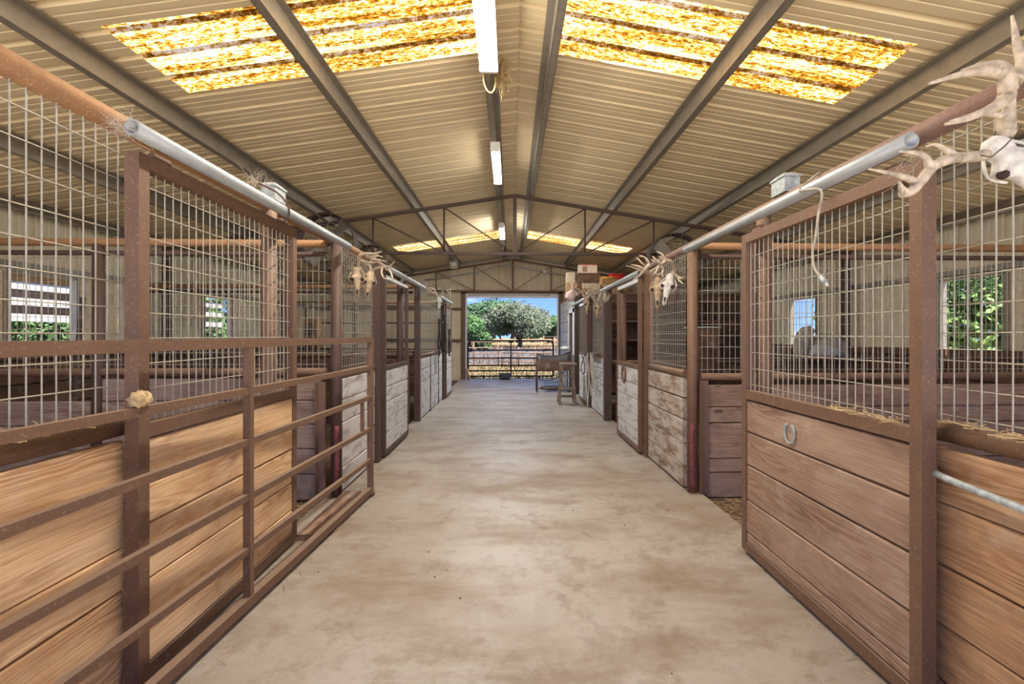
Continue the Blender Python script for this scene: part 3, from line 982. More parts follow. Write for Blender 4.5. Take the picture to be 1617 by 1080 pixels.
# end strips of steel next to the partition posts
for X, lab in ((LX - 0.085, 'grey flat steel strip beside the left red footed post'), (RX + 0.10, 'brown flat steel strip beside the right red footed post')):
    o = thing('steel_channel', lab, 'channel', (X, 4.16, 0))
    obj('web', MB().box((X - 0.035, 4.15, 0.0), (X + 0.035, 4.17, 1.0)), 'rust', o)
    obj('flange', MB().box((X - 0.04, 4.12, 0.0), (X - 0.035, 4.17, 1.0)), 'rust', o)
# outer wall columns of the barn frame
for X, lab in ((XL + 0.2, 'left'), (XR - 0.2, 'right')):
    o = thing('wall_column', 'dark steel column on the %s outer wall' % lab, 'column', (X, 8.3, 0))
    obj('shaft', MB().box((X - 0.05, 8.25, -0.05), (X + 0.05, 8.35, 2.95)), 'rust_dark', o)

# threshold plank of the nearest left stall and curbs
tag(board(None, (-1.38, 3.75, 0.022), 0.92, 0.045, 0.15, 'y', 'wood_brown', 'threshold_plank'), 'dusty plank lying in the nearest left stall opening', 'plank')

# ================================================================== NEAR PIPE GATE (left, swung along the stalls)
GA, GB = Vector((-1.437, 0.70, 0)), Vector((-1.222, 4.20, 0))
gd = (GB - GA)
def gp(t, z):
    p = GA + gd * t
    return Vector((p.x, p.y, z))
gate = thing('pipe_gate', 'long rusty steel pipe gate swung back along the left stall', 'gate', (-1.33, 2.5, 0))
obj('top_rail', MB().bar(gp(0, 1.362), gp(1, 1.362), 0.04, 0.045), 'rust', gate)
for z in (1.12, 0.862, 0.585, 0.315):
    obj('rail', MB().bar(gp(0, z), gp(1, z), 0.03, 0.034), 'rust', gate)
obj('bottom_rail', MB().bar(gp(0, 0.055), gp(1, 0.055), 0.045, 0.05), 'rust', gate)
for t_ in (0.0, 0.503, 1.0):
    w = 0.045 if t_ != 0.503 else 0.036
    obj('upright', MB().bar(gp(t_, 0.03), gp(t_, 1.38), w, w), 'rust', gate)
obj('strut', MB().bar(gp(0.945, 0.60), gp(0.945, 0.845), 0.02, 0.028), 'rust', gate)
obj('foot', MB().box((gp(1, 0).x - 0.03, gp(1, 0).y - 0.03, 0.0), (gp(1, 0).x + 0.03, gp(1, 0).y + 0.03, 0.035)), 'rust', gate)
obj('foot', MB().box((gp(0, 0).x - 0.03, gp(0, 0).y - 0.03, 0.0), (gp(0, 0).x + 0.03, gp(0, 0).y + 0.03, 0.035)), 'rust', gate)
p = gp(0.315, 1.15)
tag(obj('mud_nest', MB().blob((p.x, p.y, 1.163), (0.035, 0.042, 0.032), 5, 0.22, 12, 8), 'mud'), 'pale dried mud nest stuck on the gate rail', 'nest')

# ================================================================== TACK ROOM (far right)
TX, TZ = 1.64, 2.42
tw = struct('wall_tack_room', 'plank walls of the tack room at the far right', (TX, 13.4, 0))
zz = (0.0, 0.3, 0.6, 0.9, 1.2, 1.5, 1.8, 2.1, 2.42)
for z0, z1 in zip(zz[:-1], zz[1:]):
    board(tw, ((TX + XR) / 2, 11.52, (z0 + z1) / 2), XR - TX - 0.05, z1 - z0 - 0.008, 0.04, 'x', 'wood_dark', 'board')
    board(tw, (TX, 11.79, (z0 + z1) / 2), 0.56, z1 - z0 - 0.008, 0.04, 'y', 'wood_white', 'board')
    board(tw, (TX, 14.16, (z0 + z1) / 2), 2.28, z1 - z0 - 0.008, 0.04, 'y', 'wood_white', 'board')
    if z0 > 1.95:
        board(tw, (TX, 12.54, (z0 + z1) / 2), 0.94, z1 - z0 - 0.008, 0.04, 'y', 'wood_white', 'board')
obj('deck', MB().box((TX - 0.03, 11.5, TZ), (XR - 0.06, 15.3, TZ + 0.04)), 'wood_brown', tw)
obj('back_wall', MB().box((TX + 1.6, 11.56, -0.05), (TX + 1.64, 15.3, TZ)), 'wood_dark', tw)
d2 = struct('door_2', 'narrow dark doorway of the tack room with a white frame', (TX - 0.03, 12.54, 0))
for y in (12.07, 13.01):
    obj('jamb', MB().box((TX - 0.05, y - 0.05, 0), (TX - 0.02, y + 0.05, 2.1)), 'white_metal', d2)
obj('head', MB().box((TX - 0.05, 12.02, 2.0), (TX - 0.02, 13.06, 2.1)), 'white_metal', d2)
obj('leaf', MB().box((TX + 0.01, 12.12, 0.02), (TX + 0.04, 12.96, 2.0)), 'wood_dark', d2)

# ================================================================== FLUORESCENT STRIPS
def strip_lamp(ya, yb, label, watts, tint, tube_mat, hw):
    X = C - 0.27
    z = roof_z(X) - PD - 0.006
    t = thing('strip_lamp', label, 'lamp', (X, (ya + yb) / 2, z - 0.1), 'strip lamps under the ridge')
    mb = MB().box((X - hw, ya, z - 0.05), (X + hw, yb, z))
    obj('housing', mb, 'white_metal', t)
    q_ = hw - 0.022
    obj('diffuser', MB().loft([[(X - q_ * k_, yy, z - 0.05 - d_) for k_, d_ in ((-1, 0), (-0.85, 0.04), (-0.45, 0.058), (0.45, 0.058), (0.85, 0.04), (1, 0))] for yy in (ya + 0.03, yb - 0.03)]), tube_mat, t)
    for y in (ya, yb - 0.03):
        obj('end_cap', MB().box((X - hw, y, z - 0.112), (X + hw, y + 0.03, z - 0.05)), 'white_metal', t)
    ld = bpy.data.lights.new('strip_light', 'AREA')
    ld.shape = 'RECTANGLE'
    ld.size = 0.11; ld.size_y = (yb - ya) * 0.95
    ld.energy = watts
    ld.color = tint
    lo = bpy.data.objects.new('strip_light', ld)
    COL.objects.link(lo)
    lo.parent = t
    lo.location = Vector((X, (ya + yb) / 2, z - 0.122)) - WPOS[t.name]
    return t
strip_lamp(1.75, 4.2, 'long white strip lamp nearest under the ridge', LAMP_W, (1.0, 0.93, 0.82), 'tube', 0.08)
strip_lamp(5.95, 7.3, 'short white strip lamp before the middle truss', LAMP_W * 0.35, (0.86, 0.96, 1.0), 'tube_mid', 0.06)
strip_lamp(10.2, 11.5, 'small white strip lamp beyond the middle truss', LAMP_W * 1.2, (0.84, 0.93, 1.0), 'tube_far', 0.06)
# cord hanging at the end of the first strip
X = C - 0.27
tag(obj('lamp_cord', MB().tube(smooth_path([(X - 0.05, 4.2, 3.78), (X - 0.05, 4.26, 3.68), (X - 0.02, 4.29, 3.61), (X + 0.02, 4.31, 3.60), (X + 0.05, 4.33, 3.66), (X + 0.055, 4.34, 3.76)]), 0.008, 6), 'straw'),
    'pale looped cord at the end of the longest strip lamp', 'cord')
mb = MB()
rn = random.Random(4)
for i in range(320):
    a = Vector((X + 0.12 + rn.gauss(0, 0.03), 4.42 + rn.gauss(0, 0.05), 3.86 + rn.gauss(0, 0.045)))
    b = a + Vector((rn.gauss(0, 0.03), rn.gauss(0, 0.04), -abs(rn.gauss(0.04, 0.05))))
    mb.tube([a, (a + b) / 2 + Vector((rn.gauss(0, .008), 0, 0)), b], 0.0025, 4, False)
tag(obj('straw_nest', mb, 'straw'), 'shaggy straw bird nest beside the longest strip lamp', 'nest', None, 'stuff')
tag(obj('lamp_cord', MB().tube([(X, 11.55, 3.76), (X - 0.05, 11.6, 3.62), (X, 11.62, 3.5), (X + 0.05, 11.6, 3.62), (X, 11.56, 3.76)], 0.009, 6), 'black'), 'dark cord loop at the end of the farthest strip lamp', 'cord')

# jar lamp hanging from a purlin near the gable
jl = at(716, 414, 14.3)
t = thing('jar_lamp', 'glass jar lamp hanging near the far gable on the left', 'lamp', (jl.x, 14.3, jl.z - 0.2))
def ring(c, r, n=16):
    return [(c[0] + r * math.cos(2 * PI * i / n), c[1] + r * math.sin(2 * PI * i / n), c[2]) for i in range(n)]
obj('jar', MB().loft([ring((jl.x, 14.3, jl.z + d), r) for d, r in ((-0.19, 0.10), (-0.16, 0.14), (0.02, 0.14), (0.08, 0.10), (0.10, 0.085))]), 'jar_glass', t)
obj('cap', MB().loft([ring((jl.x, 14.3, jl.z + d), r) for d, r in ((0.10, 0.095), (0.20, 0.09), (0.24, 0.04))]), 'weathered', t)
obj('cage', MB().tube(ring((jl.x, 14.3, jl.z - 0.02), 0.15), 0.007, 6, closed=True).tube(ring((jl.x, 14.3, jl.z - 0.16), 0.15), 0.007, 6, closed=True), 'weathered', t)
for i in range(4):
    a = PI / 4 + PI / 2 * i
    obj('cage_wire', MB().tube([(jl.x + 0.15 * math.cos(a), 14.3 + 0.15 * math.sin(a), jl.z - 0.16), (jl.x + 0.15 * math.cos(a), 14.3 + 0.15 * math.sin(a), jl.z + 0.04), (jl.x + 0.09 * math.cos(a), 14.3 + 0.09 * math.sin(a), jl.z + 0.12)], 0.006, 6), 'weathered', t)
obj('hanger', MB().tube([(jl.x, 14.3, jl.z + 0.24), (jl.x, 14.3, roof_z(jl.x) - 0.02)], 0.01, 6), 'black', t)

# ================================================================== FANS
def drum_fan(c, R, label, yaw=0.0, depth=0.26):
    cx, cy, czz = c
    t = thing('drum_fan', label, 'fan', (cx, cy, czz - R), 'drum fans under the roof')
    def circ(y, r, n=36):
        return [(cx + r * math.cos(2 * PI * i / n), cy + y, czz + r * math.sin(2 * PI * i / n)) for i in range(n)]
    mb = MB(); mb.loft([circ(-depth / 2, R), circ(depth / 2, R), circ(depth / 2, R - 0.012), circ(-depth / 2, R - 0.012), circ(-depth / 2, R)], caps=False)
    obj('shroud', mb, 'rust_dark', t)
    mb = MB()
    for y in (-depth / 2, ):
        for r in (0.08, 0.14, 0.20, 0.26, 0.32):
            if r < R:
                mb.tube(circ(y - 0.01, r), 0.0035, 4, closed=True)
        for i in range(14):
            a = 2 * PI * i / 14
            mb.tube([(cx + 0.05 * math.cos(a), cy + y - 0.02, czz + 0.05 * math.sin(a)), (cx + R * math.cos(a), cy + y, czz + R * math.sin(a))], 0.0035, 4)
    tag(obj('guard', mb, 'wire', t), kind='stuff')
    for i in range(4):
        a = PI / 4 + i * PI / 2
        ca, sa = math.cos(a), math.sin(a)
        def bp(r, w, dy):
            return (cx + r * ca - w * sa, cy + dy, czz + r * sa + w * ca)
        mb = MB().quadbox([bp(.05, -.05, -.04), bp(.05, .05, .03), bp(R - .04, .12, .05), bp(R - .04, -.10, -.07),
                           bp(.05, -.05, -.035), bp(.05, .05, .035), bp(R - .04, .12, .055), bp(R - .04, -.10, -.065)])
        obj('blade', mb, 'purlin', t)
    obj('motor', MB().tube([(cx, cy - 0.06, czz), (cx, cy + 0.12, czz)], 0.07, 12), 'black', t)
    if abs(cy - 7.9) > 0.1:
        hx_ = C - 3.2 - 0.03
        obj('hanger', MB().bar((hx_, cy, czz + math.sqrt(max(0.01, R * R - (hx_ - cx) ** 2)) - 0.01), (hx_, cy, roof_z(hx_) - PD + 0.01), 0.025, 0.025), 'rust_dark', t)
    for sx in (-1, 1):
        x = cx + sx * R * 0.6
        zz_ = 2.86 if abs(cy - 7.9) < 0.1 else czz + R * 0.5
        x = cx + sx * R * 0.5
        obj('bracket', MB().bar((x, cy + depth / 2 - 0.02, zz_), (x, cy + (0.42 if abs(cy - 7.9) < 0.1 else 0.3), zz_), 0.03, 0.03), 'rust_dark', t)
    return t
f1 = at(517, 383, 7.9); drum_fan((f1.x, 7.9, f1.z), 0.47, 'big dark drum fan hung over the middle left stall')
f2 = at(588, 411, 10.3); drum_fan((f2.x, 10.3, f2.z), 0.31, 'smaller dark drum fan farther back over the left stalls')
f3 = at(1064, 412, 7.9); drum_fan((f3.x, 7.9, f3.z), 0.45, 'big dark drum fan hung over the middle right stall')

# ================================================================== SKULLS AND ANTLERS
def tine(mb, pts, r0, r1, n=5, sides=8):
    q = smooth_path(pts, n)
    m_ = len(q) - 1
    mb.tube(q, [r0 + (r1 - r0) * (i / m_) ** 1.3 for i in range(m_ + 1)], sides)

def skull_mesh(c, axis, side, scale):
    """deer skull lofted along axis (braincase to nose); side = its left-right direction"""
    a = Vector(axis).normalized()
    sd = Vector(side); sd = (sd - a * sd.dot(a)).normalized()
    f = a.cross(sd).normalized()
    c = Vector(c)
    rings = []
    for t, hw, hd, off in ((-0.02, .018, .018, -.01), (0.0, .036, .034, -.004), (0.03, .045, .042, -.004), (0.06, .042, .042, 0), (0.085, .058, .046, .006), (0.10, .070, .046, .008),
                           (0.125, .060, .036, .002), (0.145, .036, .032, -.002), (0.18, .028, .030, -.006), (0.22, .020, .024, -.012), (0.255, .019, .016, -.018), (0.285, .012, .008, -.020)):
        rj = random.Random(int(1000 * t + 97))
        ring_ = []
        for k in range(14):
            j = 1 + rj.uniform(-0.09, 0.09)
            ca, sa = math.cos(2 * PI * k / 14), math.sin(2 * PI * k / 14)
            ca = math.copysign(abs(ca) ** 0.8, ca)
            ring_.append(c + (a * t + sd * hw * j * ca + f * (hd * j * sa + off)) * scale)
        rings.append(ring_)
    return MB().loft(rings), a, sd, f
def skull(name_label, c, axis, side, scale, mat='bone', group='deer skulls on the stall pipes', amat='antler'):
    mb, a, sd, f = skull_mesh(c, axis, side, scale)
    t = thing('deer_skull', name_label, 'skull', c, group)
    s_ = obj('cranium', mb, mat, t)
    c = Vector(c)
    for sg in (-1, 1):
        for sf in (-1, 1):
            e_ = c + (a * 0.112 + sd * sg * 0.045 + f * sf * 0.026) * scale
            if sf == 1:
                obj('eye_shade', MB().blob(e_, (0.021 * scale,) * 3, 3, 0.05, 10, 7), 'shade_and_grit', s_)  # solid dark lump painted as the shade of the eye hollow
    px_side = -1 if c.x < 0 else 1
    hp = Vector((LX + 0.042, c.y, 2.235)) if px_side < 0 else Vector((RX - 0.042, c.y, 2.195))
    obj('tie', MB().tube([c, c.lerp(hp, 0.5) + Vector((0, 0, 0.02)), hp + Vector((px_side * 0.01, 0, 0))], 0.0025, 5), 'rust_dark', t)
    n_ = c + (a * 0.232 + f * 0.006) * scale
    obj('nose_shade', MB().tube([n_ - a * 0.035 * scale, n_, n_ + a * 0.03 * scale], [0.004 * scale, 0.011 * scale, 0.005 * scale], 8), 'shade_and_grit', s_)  # dark plug painted as the shade of the nose opening
    for sg in (-1, 1):
        arch = [c + (a * u_ + sd * sg * w_ + f * v_) * scale for u_, w_, v_ in ((0.03, .044, -.01), (0.07, .066, -.006), (0.11, .072, -.004), (0.15, .045, -.008))]
        obj('cheek_arch', MB().tube(smooth_path(arch, 3), 0.006 * scale, 6), mat, s_)
    return t

def antler(parent, lines, mat='antler'):
    """lines: list of (points, r0, r1) merged into one antler"""
    mb = MB()
    for pts, r0, r1 in lines:
        tine(mb, pts, r0, r1)
    return obj('antler', mb, mat, parent)

# -- big skull hung at the right edge of the picture
YS = 1.40
def q(x, y, d=0.0):
    return at(x, y, YS + d)
sk = skull('large pale deer skull with wide antlers hung nearest on the right', q(1566, 226, 0.02), q(1640, 300, -0.02) - q(1566, 226, 0.02), Vector((0.45, -0.4, 0.75)), 0.84)
antler(sk, [([q(1588, 215, .02), q(1587, 185, 0), q(1588, 160, -.02), q(1592, 138, -.04), q(1592, 122, -.05), q(1575, 112, -.06)], 0.026, 0.016),
            ([q(1590, 165, -.02), q(1583, 182, -.03), q(1555, 180, -.05), q(1525, 190, -.07), q(1493, 196, -.08)], 0.010, 0.004),
            ([q(1594, 150, -.03), q(1572, 168, -.05), q(1540, 182, -.06), q(1500, 192, -.08)], 0.020, 0.004),
            ([q(1592, 145, -.04), q(1586, 120, -.05), q(1560, 113, -.06), q(1520, 117, -.09), q(1468, 132, -.12)], 0.024, 0.004),
            ([q(1598, 118, -.04), q(1580, 103, -.02), q(1550, 103, 0), q(1517, 112, .02)], 0.016, 0.004),
            ([q(1600, 130, -.04), q(1614, 105, -.03), q(1606, 70, -.02), q(1598, 25, 0)], 0.022, 0.004)])
antler(sk, [([q(1558, 244, .02), q(1535, 248, .0), q(1505, 250, -.02), q(1475, 262, -.04), q(1455, 285, -.06), q(1440, 302, -.07), q(1424, 306, -.08)], 0.017, 0.012),
            ([q(1515, 250, -.02), q(1495, 238, -.02), q(1478, 229, 0), q(1462, 232, .02)], 0.011, 0.003),
            ([q(1468, 265, -.05), q(1462, 250, -.06), q(1445, 242, -.07), q(1421, 239, -.07)], 0.013, 0.003),
            ([q(1448, 288, -.06), q(1430, 281, -.07), q(1405, 274, -.09), q(1372, 267, -.10)], 0.012, 0.003),
            ([q(1432, 306, -.08), q(1424, 298, -.08), q(1420, 287, -.09)], 0.013, 0.003)], 'antler')
obj('wire_tie', MB().tube([q(1548, 245, -.05), q(1565, 248, -.065), q(1585, 232, -.07), q(1605, 212, -.06), q(1612, 200, -.0)], 0.002, 5), 'rust_dark', sk)

# -- pair of skulls on the right by the red-footed post
def zr(x, y, Y):       # zoom pixel of [980,380,1100,480] at 10.8x
    Y -= 0.13 if Y < 4.7 else 0.22
    return at(980 + x / 10.8, 380 + y / 10.8, Y)
sA = skull('whiter deer skull with a big rack beside the right red footed post', zr(850, 590, 4.55), Vector((-0.25, -0.05, -1)), Vector((0.9, -0.4, 0)), 1.0, 'bone')
antler(sA, [([zr(880, 560, 4.6), zr(930, 500, 4.55), zr(890, 410, 4.5), zr(840, 350, 4.45), zr(770, 345, 4.42), zr(690, 400, 4.45), zr(600, 470, 4.5), zr(500, 520, 4.55)], 0.024, 0.006),
            ([zr(790, 350, 4.42), zr(740, 280, 4.4), zr(690, 220, 4.4), zr(615, 188, 4.42)], 0.014, 0.004),
            ([zr(700, 395, 4.44), zr(610, 340, 4.42), zr(575, 300, 4.42), zr(540, 262, 4.42)], 0.013, 0.004),
            ([zr(680, 400, 4.45), zr(590, 360, 4.43), zr(520, 328, 4.43)], 0.011, 0.004),
            ([zr(760, 340, 4.42), zr(700, 290, 4.45), zr(655, 268, 4.48)], 0.010, 0.004),
            ([zr(650, 440, 4.47), zr(610, 520, 4.45), zr(565, 590, 4.43)], 0.011, 0.004)])
antler(sA, [([zr(880, 560, 4.6), zr(960, 600, 4.5), zr(1000, 680, 4.45), zr(1072, 742, 4.4)], 0.016, 0.004),
            ([zr(975, 615, 4.48), zr(1040, 640, 4.42), zr(1078, 598, 4.4)], 0.011, 0.004)])
sB = skull('browner deer skull with a long rack farther along the right pipe', zr(640, 640, 4.95), Vector((-0.05, -0.05, -1)), Vector((0.9, -0.4, 0)), 1.05, 'old_bone')
antler(sB, [([zr(660, 620, 5.0), zr(590, 560, 4.95), zr(480, 540, 4.9), zr(440, 480, 4.85), zr(500, 400, 4.8)], 0.022, 0.010),
            ([zr(500, 400, 4.8), zr(400, 500, 4.85), zr(320, 600, 4.9), zr(190, 690, 5.0)], 0.020, 0.005),
            ([zr(495, 400, 4.8), zr(440, 310, 4.8), zr(390, 275, 4.8), zr(318, 255, 4.82)], 0.014, 0.004),
            ([zr(420, 430, 4.84), zr(360, 380, 4.82), zr(310, 325, 4.82), zr(265, 300, 4.82)], 0.012, 0.004),
            ([zr(390, 480, 4.85), zr(310, 440, 4.84), zr(250, 425, 4.83), zr(178, 408, 4.82)], 0.013, 0.004),
            ([zr(350, 505, 4.88), zr(250, 475, 4.86), zr(170, 445, 4.84), zr(95, 435, 4.82)], 0.012, 0.004)])
antler(sB, [([zr(620, 600, 4.98), zr(700, 560, 4.85), zr(730, 480, 4.8), zr(690, 430, 4.8)], 0.014, 0.005),
            ([zr(730, 500, 4.8), zr(710, 560, 4.78), zr(720, 620, 4.76)], 0.010, 0.004)])

# -- pair of skulls on the left pipe
def zl(x, y, Y):       # zoom pixel of [500,370,740,530] at 6.7375x
    Y -= 0.2
    return at(500 + x / 6.7375, 370 + y / 6.7375, Y)
sC = skull('brown deer skull left of its twin on the left pipe', zl(425, 365, 4.62), Vector((0.06, -0.1, -1)), Vector((0.9, 0.4, 0)), 0.92, 'old_bone')
antler(sC, [([zl(430, 350, 4.65), zl(455, 290, 4.6), zl(455, 230, 4.55), zl(520, 205, 4.5), zl(600, 205, 4.45), zl(685, 185, 4.4)], 0.02, 0.005),
            ([zl(470, 280, 4.6), zl(530, 295, 4.55), zl(620, 302, 4.5)], 0.013, 0.004),
            ([zl(540, 205, 4.5), zl(580, 240, 4.48), zl(660, 200, 4.45)], 0.012, 0.004)])
antler(sC, [([zl(450, 350, 4.65), zl(490, 400, 4.6), zl(540, 440, 4.55)], 0.014, 0.005),
            ([zl(480, 300, 4.6), zl(560, 330, 4.55), zl(580, 390, 4.5)], 0.012, 0.004)])
sD = skull('brown deer skull right of its twin on the left pipe', zl(575, 405, 4.95), Vector((-0.12, -0.1, -1)), Vector((0.9, 0.4, 0)), 0.92, 'old_bone')
antler(sD, [([zl(590, 400, 5.0), zl(640, 360, 4.95), zl(710, 350, 4.9), zl(770, 345, 4.85), zl(825, 295, 4.8)], 0.018, 0.004),
            ([zl(700, 355, 4.9), zl(690, 410, 4.88), zl(715, 465, 4.86), zl(760, 480, 4.84)], 0.012, 0.004),
            ([zl(750, 350, 4.88), zl(790, 410, 4.86), zl(805, 460, 4.84), zl(815, 510, 4.82)], 0.012, 0.004)])
antler(sD, [([zl(570, 395, 5.0), zl(560, 330, 4.95), zl(600, 270, 4.9), zl(690, 280, 4.85), zl(740, 290, 4.8)], 0.017, 0.004),
            ([zl(600, 275, 4.9), zl(640, 230, 4.88), zl(700, 240, 4.86)], 0.012, 0.004)])

# -- bunches farther along
def rack(c, label, seed, spread, mat='old_bone', n=2, scale=1.0):
    rn = random.Random(seed)
    c = Vector(c)
    s_ = skull(label, c, Vector((0.05, -0.2, -1)), Vector((0.9, 0.3, 0)), 0.95 * scale, mat)
    for sg in (-1, 1):
        lines = []
        tip = c + Vector((sg * spread, -0.10, 0.02))
        mid1 = c + Vector((sg * spread * 0.45, -0.02, 0.16))
        mid2 = c + Vector((sg * spread * 0.95, -0.05, 0.15))
        lines.append(([c + Vector((sg * 0.02, 0, 0)), mid1, mid2, tip], 0.02, 0.005))
        for k_ in range(5):
            b = mid1.lerp(mid2, k_ / 4) if k_ < 4 else mid2
            lines.append(([b, b + Vector((sg * 0.03 + rn.uniform(-.05, .05), rn.uniform(-.12, 0), rn.uniform(-.16, .05))), b + Vector((rn.uniform(-.12, .12), rn.uniform(-.22, -.05), rn.uniform(-.24, .16)))], 0.012, 0.004))
        antler(s_, lines, 'antler')
    return s_
c1 = atX(693, 470, -1.29); rack((c1.x, c1.y, c1.z), 'pale antlered skull farthest along the left pipe above the bridles', 31, 0.22, 'bone')
c1b = atX(707, 478, -1.33); 
c2 = atX(926, 472, 1.36); rack((c2.x, c2.y, c2.z), 'antlered skull on the right pipe above the hanging ropes', 32, 0.26, 'old_bone')
c3 = atX(942, 478, 1.38); rack((c3.x, c3.y, c3.z), 'smaller antlered skull crowding the one above the hanging ropes', 33, 0.18, 'old_bone', scale=0.9)

# ================================================================== SMALL FITTINGS ON THE PIPES
def pipe_box(X, z, Y, label):
    t = thing('weather_box', label, 'box', (X, Y, z), 'weathered boxes on the header pipes')
    obj('body', MB().loft([[(X - 0.045, Y - 0.07, z + d), (X + 0.045, Y - 0.07, z + d), (X + 0.045, Y + 0.07, z + d), (X - 0.045, Y + 0.07, z + d)] for d in (0.0, 0.085)], smooth=False), 'weathered', t)
    obj('lid', MB().loft([[(X - k_, Y - k_ * 1.5, z + d), (X + k_, Y - k_ * 1.5, z + d), (X + k_, Y + k_ * 1.5, z + d), (X - k_, Y + k_ * 1.5, z + d)] for d, k_ in ((0.085, 0.052), (0.095, 0.052), (0.115, 0.03))], smooth=False), 'weathered', t)
    return t
b_ = atX(432, 305, LX); pipe_box(LX, 2.272, b_.y, 'weathered metal box on the left header pipe')
b_ = atX(1240, 296, RX); pipe_box(RX, 2.232, b_.y, 'weathered metal box on the right header pipe')
tag(obj('wire_hook', MB().tube(smooth_path([(LX + 0.06, b_.y * 0 + 2.86, 2.30), (-1.40, 2.90, 2.26), (-1.36, 2.95, 2.20), (-1.362, 2.97, 2.14), (-1.40, 2.98, 2.09)]), 0.006, 6), 'rust_dark'), 'bent dark wire hooked over the nearest left track', 'wire')

# hanging cord with a plug on the right
px_ = 1.455
pts = [(RX - 0.02, 2.40, 2.245), (1.52, 2.36, 2.19), (px_, 2.34, 2.13)] + [tuple(atX(x, y, px_)) for x, y in ((1297, 300), (1292, 340), (1288, 375), (1283, 400), (1287, 425), (1296, 436))]
cord = thing('power_cord', 'grey power cord with a plug dangling by the nearest right door', 'cord', (px_, 2.35, 1.7))
obj('cable', MB().tube(smooth_path(pts, 4), 0.006, 8), 'cloth', cord)
pe = atX(1296, 436, px_)
pf = atX(1303, 446, px_)
obj('plug', MB().tube([pe, pe.lerp(pf, 0.7), pf], [0.009, 0.013, 0.012], 8), 'weathered', cord)
for d in (-0.005, 0.005):
    obj('prong', MB().bar(pf + Vector((0, d, 0)), pf + (pf - pe) * 0.5 + Vector((0, d, 0)), 0.003, 0.006), 'white_metal', cord)

# ================================================================== ROPES, BRIDLES
rx = 1.50
for i, (y, z0, z1, w) in enumerate(((8.55, 1.07, 0.45, 0.10), (8.68, 1.07, 0.30, 0.12), (8.42, 1.06, 0.55, 0.07), (8.80, 1.07, 0.05, 0.08))):
    pts = []
    for k_ in range(14):
        a = 2 * PI * k_ / 14
        pts.append((rx - 0.02 * i + 0.012 * math.sin(3 * a), y + w * math.sin(a), (z0 + z1) / 2 + (z0 - z1) / 2 * math.cos(a)))
    lab = ('pale rope coil of middle length hung on the right panel', 'pale rope coil hanging wide on the right panel', 'shortest pale rope coil hung on the right panel', 'longest pale rope loop reaching near the floor on the right')[i]
    tag(obj('rope', MB().tube(pts, 0.011, 6, closed=True), 'rope'), lab, 'rope', 'ropes hung on the right panel')
tag(obj('peg_rail', MB().box((1.49, 8.2, 1.045), (1.60, 9.0, 1.085)), 'rust_dark'), 'dark peg bar holding the pale ropes', 'rail')
tag(obj('halter', MB().tube(smooth_path([(1.495, 9.35, 1.05), (1.47, 9.6, 0.9), (1.46, 9.75, 0.72), (1.47, 9.55, 0.62), (1.48, 9.4, 0.75), (1.47, 9.7, 0.98), (1.495, 9.9, 0.95)]), 0.009, 6), 'leather'), 'dark rope halter hanging before the farthest right door', 'halter')
bl = -1.42
for i, (y, z0, z1, w, r_) in enumerate(((9.55, 1.75, 1.0, 0.10, 0.02), (9.75, 1.68, 0.95, 0.14, 0.024), (9.65, 1.85, 1.05, 0.07, 0.028), (9.95, 1.55, 0.98, 0.09, 0.02))):
    pts = []
    for k_ in range(16):
        a = 2 * PI * k_ / 16
        pts.append((bl + 0.05 * i + 0.01 * math.sin(4 * a), y + w * math.sin(a), (z0 + z1) / 2 + (z0 - z1) / 2 * math.cos(a)))
    lab = ('dark leather bridle hung foremost on the left wire', 'widest dark leather bridle hung on the left wire', 'tallest narrow dark bridle on the left wire', 'dark leather bridle hung rearmost on the left wire')[i]
    b = thing('bridle', lab, 'bridle', (bl, y, z1), 'bridles on the left panel')
    obj('strap', MB().tube(pts, r_ * 0.8, 6, closed=True), 'leather', b)
    obj('bit', MB().tube([(bl + 0.05 * i, y - w, z1 + 0.12), (bl + 0.03 + 0.015 * i, y, z1 + 0.09), (bl + 0.05 * i, y + w, z1 + 0.12)], 0.008, 6), 'weathered', b)

# ================================================================== FAR END: gate, tub, saddle rack, stool, mat
fg = thing('far_gate', 'black tubular gate closed across the far doorway', 'gate', (0.02, 15.72, 0))
gx0, gx1, gy = -1.40, 1.42, 15.72
zs = (0.06, 0.24, 0.42, 0.66, 0.92, 1.23)
R = 0.12
outer = [(gx0, gy, 0.06), (gx0, gy, 1.23 - R)] + [(gx0 + R - R * math.cos(a), gy, 1.23 - R + R * math.sin(a)) for a in (0.5, 1.0, PI / 2)] \
      + [(gx1 - R + R * math.sin(a), gy, 1.23 - R + R * math.cos(a)) for a in (0.0, 0.5, 1.0, PI / 2)] + [(gx1, gy, 0.06)]
obj('frame', MB().tube(outer, 0.028, 8), 'black', fg)
for z in zs[:-1]:
    obj('rail', MB().tube([(gx0, gy, z), (gx1, gy, z)], 0.024, 8), 'black', fg)
obj('brace', MB().tube([(0.02, gy, 0.06), (0.02, gy, 1.23)], 0.022, 8), 'black', fg)
for z in (0.3, 1.0):
    obj('hinge', MB().box((gx0 - 0.06, gy - 0.02, z - 0.03), (gx0, gy + 0.02, z + 0.03)), 'black', fg)
for x in (gx0 + 0.02, gx1 - 0.02):
    obj('foot', MB().tube([(x, gy, -0.17), (x, gy, 0.06)], 0.02, 8), 'black', fg)

